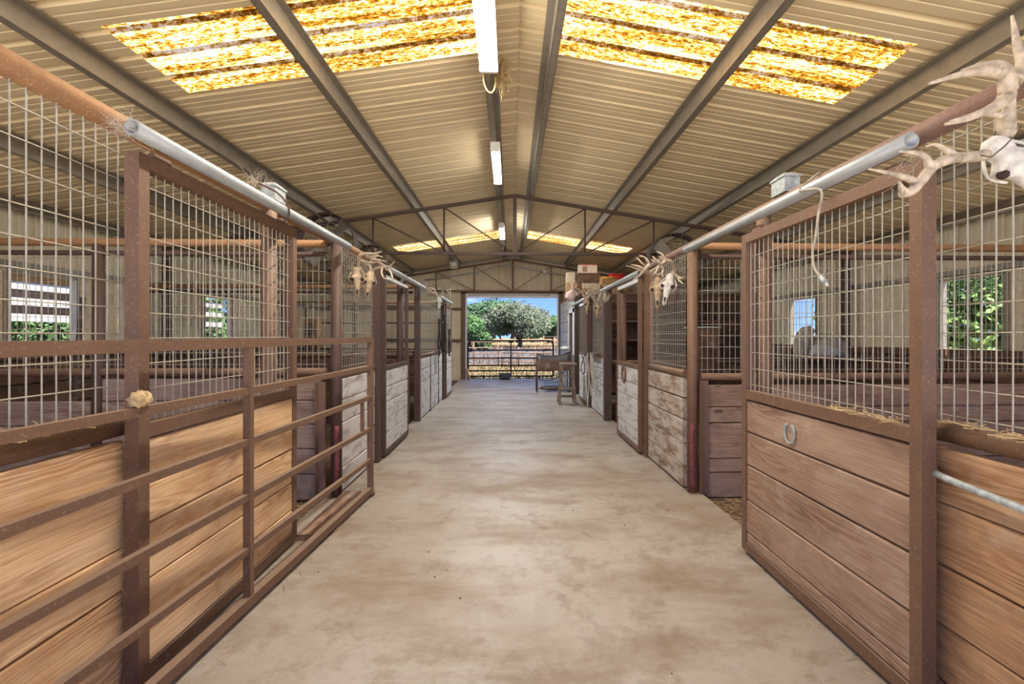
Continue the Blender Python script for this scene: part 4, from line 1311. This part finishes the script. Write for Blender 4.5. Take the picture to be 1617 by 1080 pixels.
tb = at(797, 597, 15.25)
t = thing('feed_tub', 'small black ribbed tub on the floor by the far gate', 'tub', (tb.x, 15.25, 0))
mb = MB(); mb.loft([ring((tb.x, 15.25, d), r, 20) for d, r in ((0.0, 0.15), (0.05, 0.165), (0.055, 0.172), (0.11, 0.175), (0.115, 0.182), (0.165, 0.185), (0.17, 0.195), (0.19, 0.195), (0.19, 0.18), (0.03, 0.15))])
obj('body', mb, 'charcoal', t)
for z in (0.06, 0.12, 0.175):
    obj('rib', MB().tube(ring((tb.x, 15.25, z), 0.185 + z * 0.08, 20), 0.01, 6, closed=True), 'grey_plastic', t)

# saddle rack: dark leather saddle blanket form on a steel frame
t = thing('saddle_rack', 'dark leather saddle form on a thin steel stand near the far door', 'saddle rack', (1.05, 11.9, 0))
prof = []
N = 9
xs = [0.66 + i * (1.50 - 0.66) / (N - 1) for i in range(N)]
rings = []
for i, x in enumerate(xs):
    u = (i / (N - 1) - 0.45)
    top = 0.90 + 0.38 * u * u
    loop = []
    for k_ in range(12):
        a = PI * k_ / 11
        loop.append((x, 11.9 - 0.24 * math.cos(a) * (1.0 - 0.25 * math.sin(a)), 0.56 + (top - 0.56) * math.sin(a) ** 0.6))
    for k_ in range(11, -1, -1):
        a = PI * k_ / 11
        loop.append((x, 11.9 - 0.21 * math.cos(a) * (1.0 - 0.25 * math.sin(a)), 0.55 + (top - 0.60) * math.sin(a) ** 0.6))
    rings.append(loop)
obj('saddle_body', MB().loft(rings), 'leather', t)
obj('skirt', MB().quadbox([(0.64, 11.62, 0.54), (1.5, 11.62, 0.54), (1.5, 11.66, 0.54), (0.64, 11.66, 0.54), (0.66, 11.66, 0.78), (1.48, 11.66, 0.78), (1.48, 11.70, 0.78), (0.66, 11.70, 0.78)]), 'wood_dark', t)
for x in (0.66, 1.46):
    for y in (11.68, 12.12):
        obj('leg', MB().tube([(x, y, 0.0), (x, y, 0.60)], 0.014, 8), 'rust_dark', t)
    obj('cross_bar', MB().tube([(x, 11.68, 0.06), (x, 12.12, 0.06)], 0.012, 8), 'rust_dark', t)
obj('stretcher', MB().tube([(0.66, 11.68, 0.10), (1.46, 11.68, 0.10)], 0.012, 8), 'rust', t)
obj('strap', MB().tube(smooth_path([(1.36, 11.64, 0.55), (1.2, 11.6, 0.40), (0.9, 11.6, 0.30), (0.7, 11.62, 0.33)]), 0.012, 6), 'leather', t)
tag(obj('fleece_pad', MB().blob((1.38, 11.92, 1.075), (0.13, 0.13, 0.06), 9, 0.12, 12, 7), 'cloth_pale'), 'pale fleece pad bunched on the saddle form', 'pad')

# step stool
t = thing('step_stool', 'weathered wooden three step stool on the right of the aisle', 'stool', (1.17, 9.75, 0))
sx0, sx1, sy0, sy1 = 0.99, 1.35, 9.56, 10.0
for x, xt in ((sx0, 1.06), (sx1 - 0.03, 1.26)):
    obj('leg', MB().bar((x, sy0, 0), (xt, 9.72, 0.80), 0.035, 0.055), 'wood_grey', t)
    obj('leg', MB().bar((x + 0.02, sy1, 0), (xt + 0.02, 9.86, 0.80), 0.035, 0.055), 'wood_grey', t)
    obj('side_brace', MB().bar((x + 0.005, sy0 + 0.03, 0.12), (x + 0.025, sy1 - 0.03, 0.12), 0.02, 0.04), 'wood_grey', t)
obj('top_board', MB().box((1.02, 9.66, 0.80), (1.36, 9.92, 0.835)), 'wood_grey', t)
obj('tread', MB().box((1.02, 9.62, 0.56), (1.31, 9.78, 0.585)), 'wood_grey', t)
obj('tread', MB().box((1.00, 9.58, 0.30), (1.33, 9.76, 0.325)), 'wood_grey', t)
obj('stretcher', MB().box((0.99, 9.97, 0.10), (1.35, 9.99, 0.15)), 'wood_grey', t)

t = thing('boot_tray', 'blue grey tray lying flat under the saddle stand', 'tray', (1.2, 13.4, 0))
mb = MB(); mb.box((0.98, 13.0, 0.002), (1.52, 13.9, 0.015))
obj('base', mb, 'grey_plastic', t)
mb = MB()
mb.box((0.98, 13.0, 0.015), (1.0, 13.9, 0.04)).box((1.5, 13.0, 0.015), (1.52, 13.9, 0.04)).box((1.0, 13.0, 0.015), (1.5, 13.02, 0.04)).box((1.0, 13.88, 0.015), (1.5, 13.9, 0.04))
obj('rim', mb, 'grey_plastic', t)
tag(obj('water_hose', MB().tube(smooth_path([(1.45, 12.6, 0.02), (1.2, 12.2, 0.02), (0.8, 12.3, 0.02), (0.9, 12.8, 0.02), (1.35, 12.7, 0.02)]), 0.014, 6), 'leather'), 'dark hose looped on the floor behind the saddle stand', 'hose')
tag(obj('plank_offcut', MB().bar((-1.28, 15.0, 0.03), (-1.40, 15.25, 0.36), 0.03, 0.1), 'wood_tan'), 'short pale board leaning by the left far door jamb', 'board')

# ================================================================== BOXES ON THE TACK ROOM DECK
def carton(p0, p1, Y, depth, label, mat, parts=()):
    """carton whose front spans pixels p0 (upper left) to p1 (lower right) at depth Y"""
    a, b = at(p0[0], p0[1], Y), at(p1[0], p1[1], Y)
    t = thing('carton', label, 'box', ((a.x + b.x) / 2, Y + depth / 2, b.z), 'boxes stored on the tack room')
    obj('body', MB().box((a.x, Y, b.z), (b.x, Y + depth, a.z)), mat, t)
    return t, a, b
DK = TZ + 0.04
def zpix(z, Y):
    return CY - (z - CAM_H) * FPX / Y
Yb = 11.75
y_deck = zpix(DK, Yb)
t, a, b = carton((895, 446), (911, y_deck), Yb, 0.3, 'plain brown carton under the small pale carton', 'card')
obj('tape', MB().box(((a.x + b.x) / 2 - 0.03, Yb - 0.002, b.z), ((a.x + b.x) / 2 + 0.03, Yb, a.z)), 'card_pale', t)
t, a2, b2 = carton((895, 430), (908, 446), Yb, 0.25, 'small pale carton stacked on the plain brown carton', 'card_pale')
obj('tape', MB().box((a2.x, Yb - 0.002, (a2.z + b2.z) / 2 - 0.015), (b2.x, Yb, (a2.z + b2.z) / 2 + 0.015)), 'cream_box', t)
t, a, b = carton((919, 448), (948, y_deck), Yb, 0.42, 'large open cardboard carton on the tack room deck', 'card')
obj('flap', MB().quadbox([(a.x, Yb - 0.02, a.z - 0.12), (b.x, Yb - 0.02, a.z - 0.12), (b.x, Yb - 0.012, a.z - 0.12), (a.x, Yb - 0.012, a.z - 0.12),
                          (a.x, Yb - 0.008, a.z + 0.01), (b.x, Yb - 0.008, a.z + 0.01), (b.x, Yb, a.z + 0.01), (a.x, Yb, a.z + 0.01)]), 'card_pale', t)
obj('flap', MB().quadbox([(a.x - 0.07, Yb, a.z - 0.16), (a.x - 0.062, Yb, a.z - 0.16), (a.x - 0.062, Yb + 0.4, a.z - 0.16), (a.x - 0.07, Yb + 0.4, a.z - 0.16),
                          (a.x - 0.01, Yb, a.z), (a.x, Yb, a.z), (a.x, Yb + 0.4, a.z), (a.x - 0.01, Yb + 0.4, a.z)]), 'card', t)
zt_ = a.z + 0.012
# dark chest behind, holding the printed box
Yc = 12.25
t = thing('storage_chest', 'dark storage chest behind the large open carton', 'chest', (at(930, 450, Yc).x, Yc + 0.25, DK))
xa_, xb_ = at(914, 450, Yc).x, at(946, 450, Yc).x
zc_ = at(930, 431, Yc).z
obj('body', MB().box((xa_, Yc, DK), (xb_, Yc + 0.5, zc_ - 0.06)), 'wood_dark', t)
obj('lid', MB().box((xa_ - 0.01, Yc - 0.01, zc_ - 0.06), (xb_ + 0.01, Yc + 0.51, zc_)), 'wood_dark', t)
t, a, b = carton((915, 417), (943, 431), Yc, 0.35, 'cream printed carton with a red band on the dark chest', 'cream_box')
obj('red_band', MB().box((a.x, Yc - 0.003, a.z - 0.03), (b.x, Yc, a.z)), 'screen_print', t)
obj('print', MB().box((a.x + 0.08, Yc - 0.003, b.z + 0.03), (a.x + 0.2, Yc, a.z - 0.06)), 'wood_grey', t)
Yd = 11.75
t, a, b = carton((951, 440), (975, y_deck), Yd, 0.4, 'brown carton under the yellow folder and red tub', 'card')
obj('tape', MB().box((a.x, Yd - 0.002, (a.z + b.z) / 2 - 0.02), (b.x, Yd, (a.z + b.z) / 2 + 0.02)), 'card_pale', t)
zt2 = a.z
obj_y = MB().box((a.x + 0.005, Yd + 0.01, zt2), (b.x - 0.04, Yd + 0.3, zt2 + 0.05))
o = thing('plastic_folder', 'yellow plastic folder on a brown carton', 'folder', (a.x + 0.15, Yd + 0.15, zt2))
obj('cover', obj_y, 'yellow_plastic', o)
obj('spine', MB().tube([(a.x + 0.005, Yd + 0.01, zt2 + 0.025), (b.x - 0.04, Yd + 0.01, zt2 + 0.025)], 0.025, 8), 'yellow_plastic', o)
t, a3, b3 = carton((977, 441), (990, y_deck), Yd, 0.4, 'dark brown carton under the red tub', 'card')
rc = at(974, 434, Yd + 0.55)
t = thing('plastic_tub', 'red plastic tub above the cartons', 'tub', (rc.x, rc.y, zt2))
def rrect(c, w, d, z, n=20):
    return [(c[0] + w * math.copysign(abs(math.cos(2 * PI * i / n)) ** 0.5, math.cos(2 * PI * i / n)), c[1] + d * math.copysign(abs(math.sin(2 * PI * i / n)) ** 0.5, math.sin(2 * PI * i / n)), z) for i in range(n)]
obj('stand_box', MB().box((rc.x - 0.2, rc.y - 0.12, DK), (rc.x + 0.2, rc.y + 0.12, zt2 + 0.02)), 'card', t)
obj('body', MB().loft([rrect((rc.x, rc.y), 0.16, 0.11, zt2 + 0.02), rrect((rc.x, rc.y), 0.22, 0.14, zt2 + 0.17), rrect((rc.x, rc.y), 0.20, 0.12, zt2 + 0.16), rrect((rc.x, rc.y), 0.14, 0.09, zt2 + 0.05)]), 'red_plastic', t)
obj('rim', MB().tube(rrect((rc.x, rc.y), 0.225, 0.145, zt2 + 0.17), 0.012, 6, closed=True), 'red_plastic', t)
rl = at(995, 429, 12.55)
t = thing('wire_roll', 'grey round roll lying behind the skull antlers', 'roll', (rl.x, rl.y, DK))
obj('coil', MB().tube([(rl.x, rl.y, DK + 0.16), (rl.x, rl.y + 0.35, DK + 0.16)], 0.16, 18), 'cloth', t)
obj('core', MB().tube([(rl.x, rl.y - 0.01, DK + 0.16), (rl.x, rl.y + 0.36, DK + 0.16)], 0.05, 12), 'card', t)
t = thing('feed_bag', 'pinkish crumpled feed bag hanging over the tack room corner', 'bag', (1.62, 11.42, 2.3))
pb = at(903, 467, 11.42)
obj('sack', MB().blob((pb.x, 11.40, pb.z), (0.17, 0.05, 0.13), 12, 0.22, 12, 8), 'pink_bag', t)
obj('tie', MB().tube([(pb.x, 11.40, pb.z + 0.10), (pb.x + 0.06, 11.45, DK + 0.02)], 0.012, 6), 'rope', t)

# ================================================================== INSIDE THE STALLS
# blankets over the second right partition
bq = lambda x, y, Y=7.85: at(x, y, Y)
t = thing('saddle_blanket', 'dusty canvas covered saddle slumped upright on the second right partition', 'saddle', bq(1283, 566))
def hump(pts_px, Y, th, mat, parent, name):
    """rounded form with the outline of pixels, th thick"""
    P_ = [bq(x, y, Y) for x, y in pts_px]
    c_ = sum(P_, Vector()) / len(P_)
    rings = []
    for dy, k_ in ((-th, 0.55), (-th * 0.7, 0.88), (0, 1.0), (th * 0.7, 0.88), (th, 0.55)):
        rings.append([c_ + (p - c_) * k_ + Vector((0, dy, 0)) for p in P_])
    return obj(name, MB().loft(rings), mat, parent)
hump([(1256, 566), (1254, 545), (1260, 525), (1268, 516), (1280, 514), (1286, 520), (1276, 540), (1268, 566)], 7.7, 0.10, 'cloth', t, 'flap')
hump([(1280, 566), (1282, 540), (1290, 528), (1305, 526), (1322, 530), (1332, 542), (1338, 566)], 7.72, 0.16, 'cloth', t, 'cover')
hump([(1276, 560), (1284, 545), (1300, 544), (1325, 550), (1330, 562), (1300, 564)], 7.57, 0.04, 'cloth_pale', t, 'fleece')
# tall dark cupboard, bin and shelf by the tack room wall
t = thing('shelf_unit', 'dark wooden shelf unit against the tack room wall seen through wire', 'shelf', (3.2, 11.2, -0.05))
for z in (0.75, 1.28, 1.72, 2.18):
    obj('shelf', MB().box((2.1, 10.95, z), (4.9, 11.45, z + 0.035)), 'wood_brown', t)
for x in (2.1, 3.4, 4.86):
    obj('upright', MB().box((x, 10.95, -0.05), (x + 0.05, 11.0, 2.3)), 'wood_brown', t)
    obj('upright', MB().box((x, 11.40, -0.05), (x + 0.05, 11.45, 2.3)), 'wood_brown', t)
t = thing('metal_trough', 'grey rimmed dark trough behind the right stall wire', 'trough', (at(1115, 560, 6.5).x, 6.5, -0.05))
a_, b_2 = at(1093, 516, 6.5), at(1143, 516, 6.5)
a_z = a_.z
obj('body', MB().loft([rrect(((a_.x + b_2.x) / 2, 6.7), w, d, z) for w, d, z in ((0.10, 0.12, 0.5), (0.20, 0.22, a_z - 0.02), (0.18, 0.20, a_z - 0.02), (0.09, 0.10, 0.54))]), 'wood_dark', t)
obj('rim', MB().tube(rrect(((a_.x + b_2.x) / 2, 6.7), 0.21, 0.23, a_z - 0.01), 0.014, 6, closed=True), 'weathered', t)
for sx in (-1, 1):
    obj('leg', MB().bar(((a_.x + b_2.x) / 2 + sx * 0.12, 6.7, -0.05), ((a_.x + b_2.x) / 2 + sx * 0.08, 6.7, 0.55), 0.04, 0.04), 'rust_dark', t)
# leaning poles in the left stalls
pa, pb_ = at(108, 545, 5.6), at(131, 470, 5.9)
tag(obj('leaning_pole', MB().tube([(pa.x, pa.y, -0.05), pb_], 0.03, 8), 'bark'), 'bark covered pole leaning by the left window', 'pole')
t = thing('pipe_hurdle', 'dark pipe hurdle standing in the far left bay', 'hurdle', (-3.6, 13.2, -0.05))
for z in (0.5, 0.9, 1.3, 1.75, 2.2):
    obj('rail', MB().tube([(-5.6, 13.2, z), (-1.7, 13.2, z)], 0.024, 8), 'rust_dark', t)
for x in (-5.6, -4.3, -3.0, -1.7):
    obj('upright', MB().tube([(x, 13.2, -0.05), (x, 13.2, 2.25)], 0.03, 8), 'rust_dark', t)
t = thing('wall_cabinet', 'small orange brown cabinet among the far left bars', 'cabinet', (at(485, 515, 11.0).x, 11.0, 1.2))
c_ = at(487, 517, 11.0)
obj('body', MB().box((c_.x - 0.14, 11.1, c_.z - 0.22), (c_.x + 0.14, 11.4, c_.z + 0.22)), 'card', t)
obj('door', MB().box((c_.x - 0.11, 11.085, c_.z - 0.18), (c_.x + 0.11, 11.1, c_.z + 0.10)), 'wood_dark', t)
obj('stand', MB().box((c_.x - 0.12, 11.15, -0.05), (c_.x + 0.12, 11.38, c_.z - 0.22)), 'wood_dark', t)

# wood chip on the gate-side post and straw litter
mb = MB()
rn = random.Random(17)
def straws(n, fx, L=0.07):
    for i in range(n):
        p = Vector(fx())
        a = rn.uniform(0, PI)
        d = Vector((math.cos(a), math.sin(a), rn.uniform(-0.15, 0.35))) * rn.uniform(0.4, 1.0) * L
        mb.tube([p, p + d], 0.0016, 3, False, smooth=False)
straws(130, lambda: (LX + 0.02 + rn.gauss(0, 0.02), rn.uniform(0.9, 1.9), 1.078 + abs(rn.gauss(0, 0.006))))
straws(60, lambda: (LX + 0.02 + rn.gauss(0, 0.02), rn.uniform(1.4, 1.7), 1.078 + abs(rn.gauss(0, 0.012))))
straws(70, lambda: (RX - 0.02 + rn.gauss(0, 0.02), rn.uniform(1.2, 1.7), 1.078 + abs(rn.gauss(0, 0.006))))
straws(60, lambda: (RD + rn.gauss(0, 0.015), rn.uniform(1.8, 2.2), 1.058 + abs(rn.gauss(0, 0.006))))
straws(420, lambda: (rn.uniform(1.72, 2.6), rn.uniform(3.0, 4.1), -0.045 + abs(rn.gauss(0, 0.008))))
straws(260, lambda: (rn.uniform(-2.4, -1.62), rn.uniform(3.2, 4.1), -0.045 + abs(rn.gauss(0, 0.01))))
straws(70, lambda: (RX - 0.06 + rn.gauss(0, 0.03) - 0.06, rn.uniform(1.5, 4.2), 0.004), 0.05)
straws(50, lambda: (-1.30 + abs(rn.gauss(0, 0.05)), rn.uniform(1.8, 4.2), 0.004), 0.05)
tag(obj('straw_litter', mb, 'straw'), 'loose straw scattered on sills and along the stall fronts', 'straw', None, 'stuff')
cp = atX(213, 943, -1.49)
tag(obj('wood_chip', MB().blob((-1.488, cp.y, cp.z), (0.008, 0.009, 0.012), 2, 0.2, 8, 6), 'straw'), 'tiny pale wood chip on the near left planks', 'chip')
# cobwebs: thin pale threads at the track ends
def cobweb(c, label, seed, n=70, s=0.05):
    rn_ = random.Random(seed)
    m2 = MB()
    c = Vector(c)
    for i in range(n):
        a = c + Vector((rn_.gauss(0, s), rn_.gauss(0, s * 1.3), rn_.gauss(0, s)))
        b = c + Vector((rn_.gauss(0, s), rn_.gauss(0, s * 1.3), rn_.gauss(0, s)))
        m2.tube([a, (a + b) / 2 + Vector((0, 0, -0.008)), b], 0.0006, 3, False)
    return tag(obj('cobweb', m2, 'rope'), label, 'cobweb', None, 'stuff')
cobweb((-1.42, 1.80, 2.17), 'dusty cobweb at the open end of the nearest left track', 1, 60, 0.035)
cobweb((LX + 0.03, 2.88, 2.32), 'dusty cobweb around the box on the left header pipe', 2, 60, 0.035)
cobweb((1.52, 1.74, 2.03), 'dusty cobweb on the corner of the nearest right door', 3, 50, 0.03)
# pebbles and droppings on the slab
rn = random.Random(23)
labs = []
mb = MB()
for i in range(70):
    x, y = rn.uniform(-1.2, 1.4), rn.uniform(1.9, 13)
    s_ = rn.uniform(0.002, 0.006)
    mb.blob((x, y, s_ * 0.6), (s_, s_, s_ * 0.6), i, 0.2, 6, 4)
tag(obj('grit', mb, 'shade_and_grit'), 'small dark crumbs of grit scattered over the aisle slab', 'grit', None, 'stuff')

# ================================================================== OUTSIDE
def leaves(mb, c, r, n, size, rn):
    for i in range(n):
        while True:
            d = Vector((rn.uniform(-1, 1), rn.uniform(-1, 1), rn.uniform(-1, 1)))
            if 0.2 < d.length < 1:
                break
        d = d * (0.55 + 0.45 * rn.random()) / max(d.length, 0.5)
        p = Vector(c) + Vector((d.x * r[0], d.y * r[1], d.z * r[2]))
        u = Vector((rn.gauss(0, 1), rn.gauss(0, 1), rn.gauss(0, 1))).normalized()
        w = u.orthogonal().normalized()
        s_ = size * rn.uniform(0.6, 1.3)
        b = len(mb.v)
        mb.v += [p - u * s_, p + w * s_ * 0.5, p + u * s_, p - w * s_ * 0.5]
        mb.f.append((b, b + 1, b + 2, b + 3)); mb.sm.append(False)
def tree(x, y, h, w, label, mat, seed, n=4200, size=0.16, trunk_h=0.3, group='trees beyond the barn', blobs=12):
    rn_ = random.Random(seed)
    t = thing('tree', label, 'tree', (x, y, -0.17), group)
    z0 = -0.17
    mb = MB()
    top = z0 + h * 0.6
    mb.tube(smooth_path([(x, y, z0 - 0.1), (x + 0.05 * w, y, z0 + h * 0.2), (x - 0.03 * w, y, z0 + h * 0.4), (x, y, top)]), [0.05 * h * (1 - 0.04 * i) for i in range(16)], 8)
    for i in range(4):
        a = rn_.uniform(0, 2 * PI)
        mb.tube([(x, y, z0 + h * 0.25), (x + math.cos(a) * w * 0.25, y + math.sin(a) * w * 0.25, z0 + h * 0.55)], [0.025 * h, 0.01 * h], 6)
    obj('trunk', mb, 'bark', t)
    mb = MB()
    cz_ = z0 + h * (trunk_h + (1 - trunk_h) / 2)
    rz = h * (1 - trunk_h) / 2
    for i in range(blobs):
        a = 2 * PI * i / blobs + rn_.uniform(-.3, .3)
        rr = rn_.uniform(0.35, 0.68)
        e_ = rn_.uniform(-0.5, 0.65)
        k_ = math.sqrt(max(0.1, 1 - e_ * e_))
        c_ = (x + math.cos(a) * rr * w / 2 * k_ * 1.1, y + math.sin(a) * rr * w / 2 * k_, cz_ + e_ * rz * 0.85)
        leaves(mb, c_, (w * 0.21, w * 0.21, rz * 0.42), n // blobs, size, rn_)
    obj('crown', mb, mat, t)
    return t
tree(at(816, 0, 46).x, 46, 5.1, 7.0, 'broad grey green oak standing alone in the pasture', 'leaf_grey', 1, 16000, 0.11, 0.10, blobs=22)
tree(at(775, 0, 66).x, 66, 7.2, 9, 'dark green tree behind the grey oak on its left', 'leaf_green', 2, 5000, 0.24, 0.15)
tree(at(805, 0, 84).x, 84, 8.9, 11, 'dark tree topping the grey oak from behind', 'leaf_dark', 3, 4500, 0.26, 0.15)
tree(at(751, 0, 54).x, 54, 5.4, 5, 'dark green tree at the left edge of the far doorway', 'leaf_dark', 4, 3500, 0.22, 0.12)
tree(at(739, 0, 34).x, 34, 3.4, 3.6, 'light green bush at the left edge of the far doorway', 'leaf_green', 5, 3500, 0.12, 0.05)
tree(at(872, 0, 60).x, 60, 4.3, 5.5, 'green tree at the right edge of the far doorway', 'leaf_green', 6, 3500, 0.2, 0.08)
tree(at(864, 0, 90).x, 90, 5.8, 9, 'distant dark tree between the grey oak and the right jamb', 'leaf_dark', 7, 3000, 0.3, 0.08)
tree(at(735, 0, 78).x, 78, 7.0, 9, 'distant tree farthest left beyond the far doorway', 'leaf_dark', 8, 3000, 0.3, 0.1)
tree(9.6, 10.2, 4.6, 5.2, 'sunlit-toned green tree outside the nearer right window', 'leaf_sunlit', 9, 15000, 0.10, 0.10, blobs=20)
tree(-13.5, 13.5, 3.0, 5.0, 'green bush beyond the left window shed', 'leaf_green', 11, 5000, 0.11, 0.03)
tree(-16.0, 24.0, 4.0, 6.0, 'green tree far outside the left wall', 'leaf_green', 12, 4000, 0.15, 0.05)

for i, px in enumerate((700, 728, 757, 786, 815, 843, 872, 901)):
    tree(at(px, 0, 105).x, 105 + (i % 2) * 9, 5.2 + (i * 37 % 5) * 0.5, 7.5, 'distant tree in the dark line behind the pasture, number %s from the left jamb' % ('one', 'two', 'three', 'four', 'five', 'six', 'seven', 'eight')[i], 'leaf_dark', 50 + i, 1500, 0.4, 0.02, blobs=10)
# open shed with pale boards seen through the left window
t = thing('lean_to_shed', 'open shed with pale horizontal boards outside the left window', 'shed', (-8.6, 9.3, -0.17))
for z in (1.72, 2.0, 2.28, 2.62):
    obj('board', MB().bar((-8.6, 6.6, z), (-8.6, 14.5, z), 0.04, 0.13), 'cloth_pale', t)
for y in (6.7, 9.9, 13.6):
    obj('post', MB().bar((-8.7, y, -0.17), (-8.7, y, 2.75), 0.09, 0.09), 'wood_grey', t)
obj('shade_siding', MB().box((-9.05, 6.5, 1.78), (-9.0, 14.5, 2.4)), 'wood_grey', t)  # grey brown paints boards in shade behind the sunlit pale ones
obj('roof', MB().quadbox([(-10.8, 6.4, 2.35), (-8.4, 6.4, 2.75), (-8.4, 14.6, 2.75), (-10.8, 14.6, 2.35), (-10.8, 6.4, 2.4), (-8.4, 6.4, 2.8), (-8.4, 14.6, 2.8), (-10.8, 14.6, 2.4)]), 'wood_grey', t)

# corral panels beyond the gate
def corral(xa, xb, Y, label, nz=5, hh=1.25, mat='rust'):
    t = thing('corral_panel', label, 'fence panel', ((xa + xb) / 2, Y, -0.17), 'pipe corral panels outside')
    for i in range(nz):
        z = 0.1 + i * (hh - 0.1) / (nz - 1) - 0.17
        obj('rail', MB().tube([(xa, Y, z), (xb, Y, z)], 0.025, 6), mat, t)
    n_ = 4
    for i in range(n_):
        x = xa + (xb - xa) * i / (n_ - 1)
        obj('upright', MB().tube([(x, Y, -0.17), (x, Y, hh - 0.1)], 0.03, 6), mat, t)
    return t
corral(-4.3, -0.6, 24.0, 'reddish pipe corral panel beyond the left half of the far gate')
corral(-0.4, 2.0, 23.0, 'reddish pipe corral panel beyond the right half of the far gate', hh=0.95)
corral(1.9, 5.6, 27.0, 'reddish pipe corral panel farther off to the right outside', hh=1.5)
# field fence far off
t = thing('field_fence', 'low weathered fence at the edge of the pasture', 'fence', (0, 58, -0.17))
for i in range(13):
    obj('post', MB().bar((-9 + i * 1.6, 58, -0.17), (-9 + i * 1.6, 58, 1.2), 0.14, 0.14), 'wood_tan', t)
for z in (0.4, 0.9):
    obj('rail', MB().bar((-9, 58, z), (10.2, 58, z), 0.06, 0.2), 'wood_tan', t)
# grey dead brush and dry grass
def blades(name, label, cat, mat, n, xr, yr, h, seed):
    rn_ = random.Random(seed)
    mb = MB()
    for i in range(n):
        x, y = rn_.uniform(*xr), rn_.uniform(*yr)
        x = x * (0.35 + y / 45.0)
        hh = h * rn_.uniform(0.5, 1.3)
        dx, w = rn_.gauss(0, hh * 0.25), rn_.uniform(0.012, 0.03)
        b = len(mb.v)
        mb.v += [Vector((x - w, y, -0.18)), Vector((x + w, y, -0.18)), Vector((x + dx + w * 0.3, y + rn_.gauss(0, .05), -0.17 + hh)), Vector((x + dx - w * 0.3, y, -0.17 + hh))]
        mb.f.append((b, b + 1, b + 2, b + 3)); mb.sm.append(False)
    return tag(obj(name, mb, mat), label, cat, None, 'stuff')
blades('dead_brush', 'grey dead brush covering the ground beyond the corral panels', 'brush', 'grey_brush', 9000, (-4.5, 4.5), (25, 44), 0.42, 41)
blades('dry_grass', 'yellow dry grass beyond the far gate', 'grass', 'dry_grass', 3500, (-4.5, 4.5), (17, 25), 0.12, 42)
blades('pasture_grass', 'tall yellow grass in the far pasture', 'grass', 'dry_grass', 7000, (-6, 6), (44, 57), 0.5, 43)
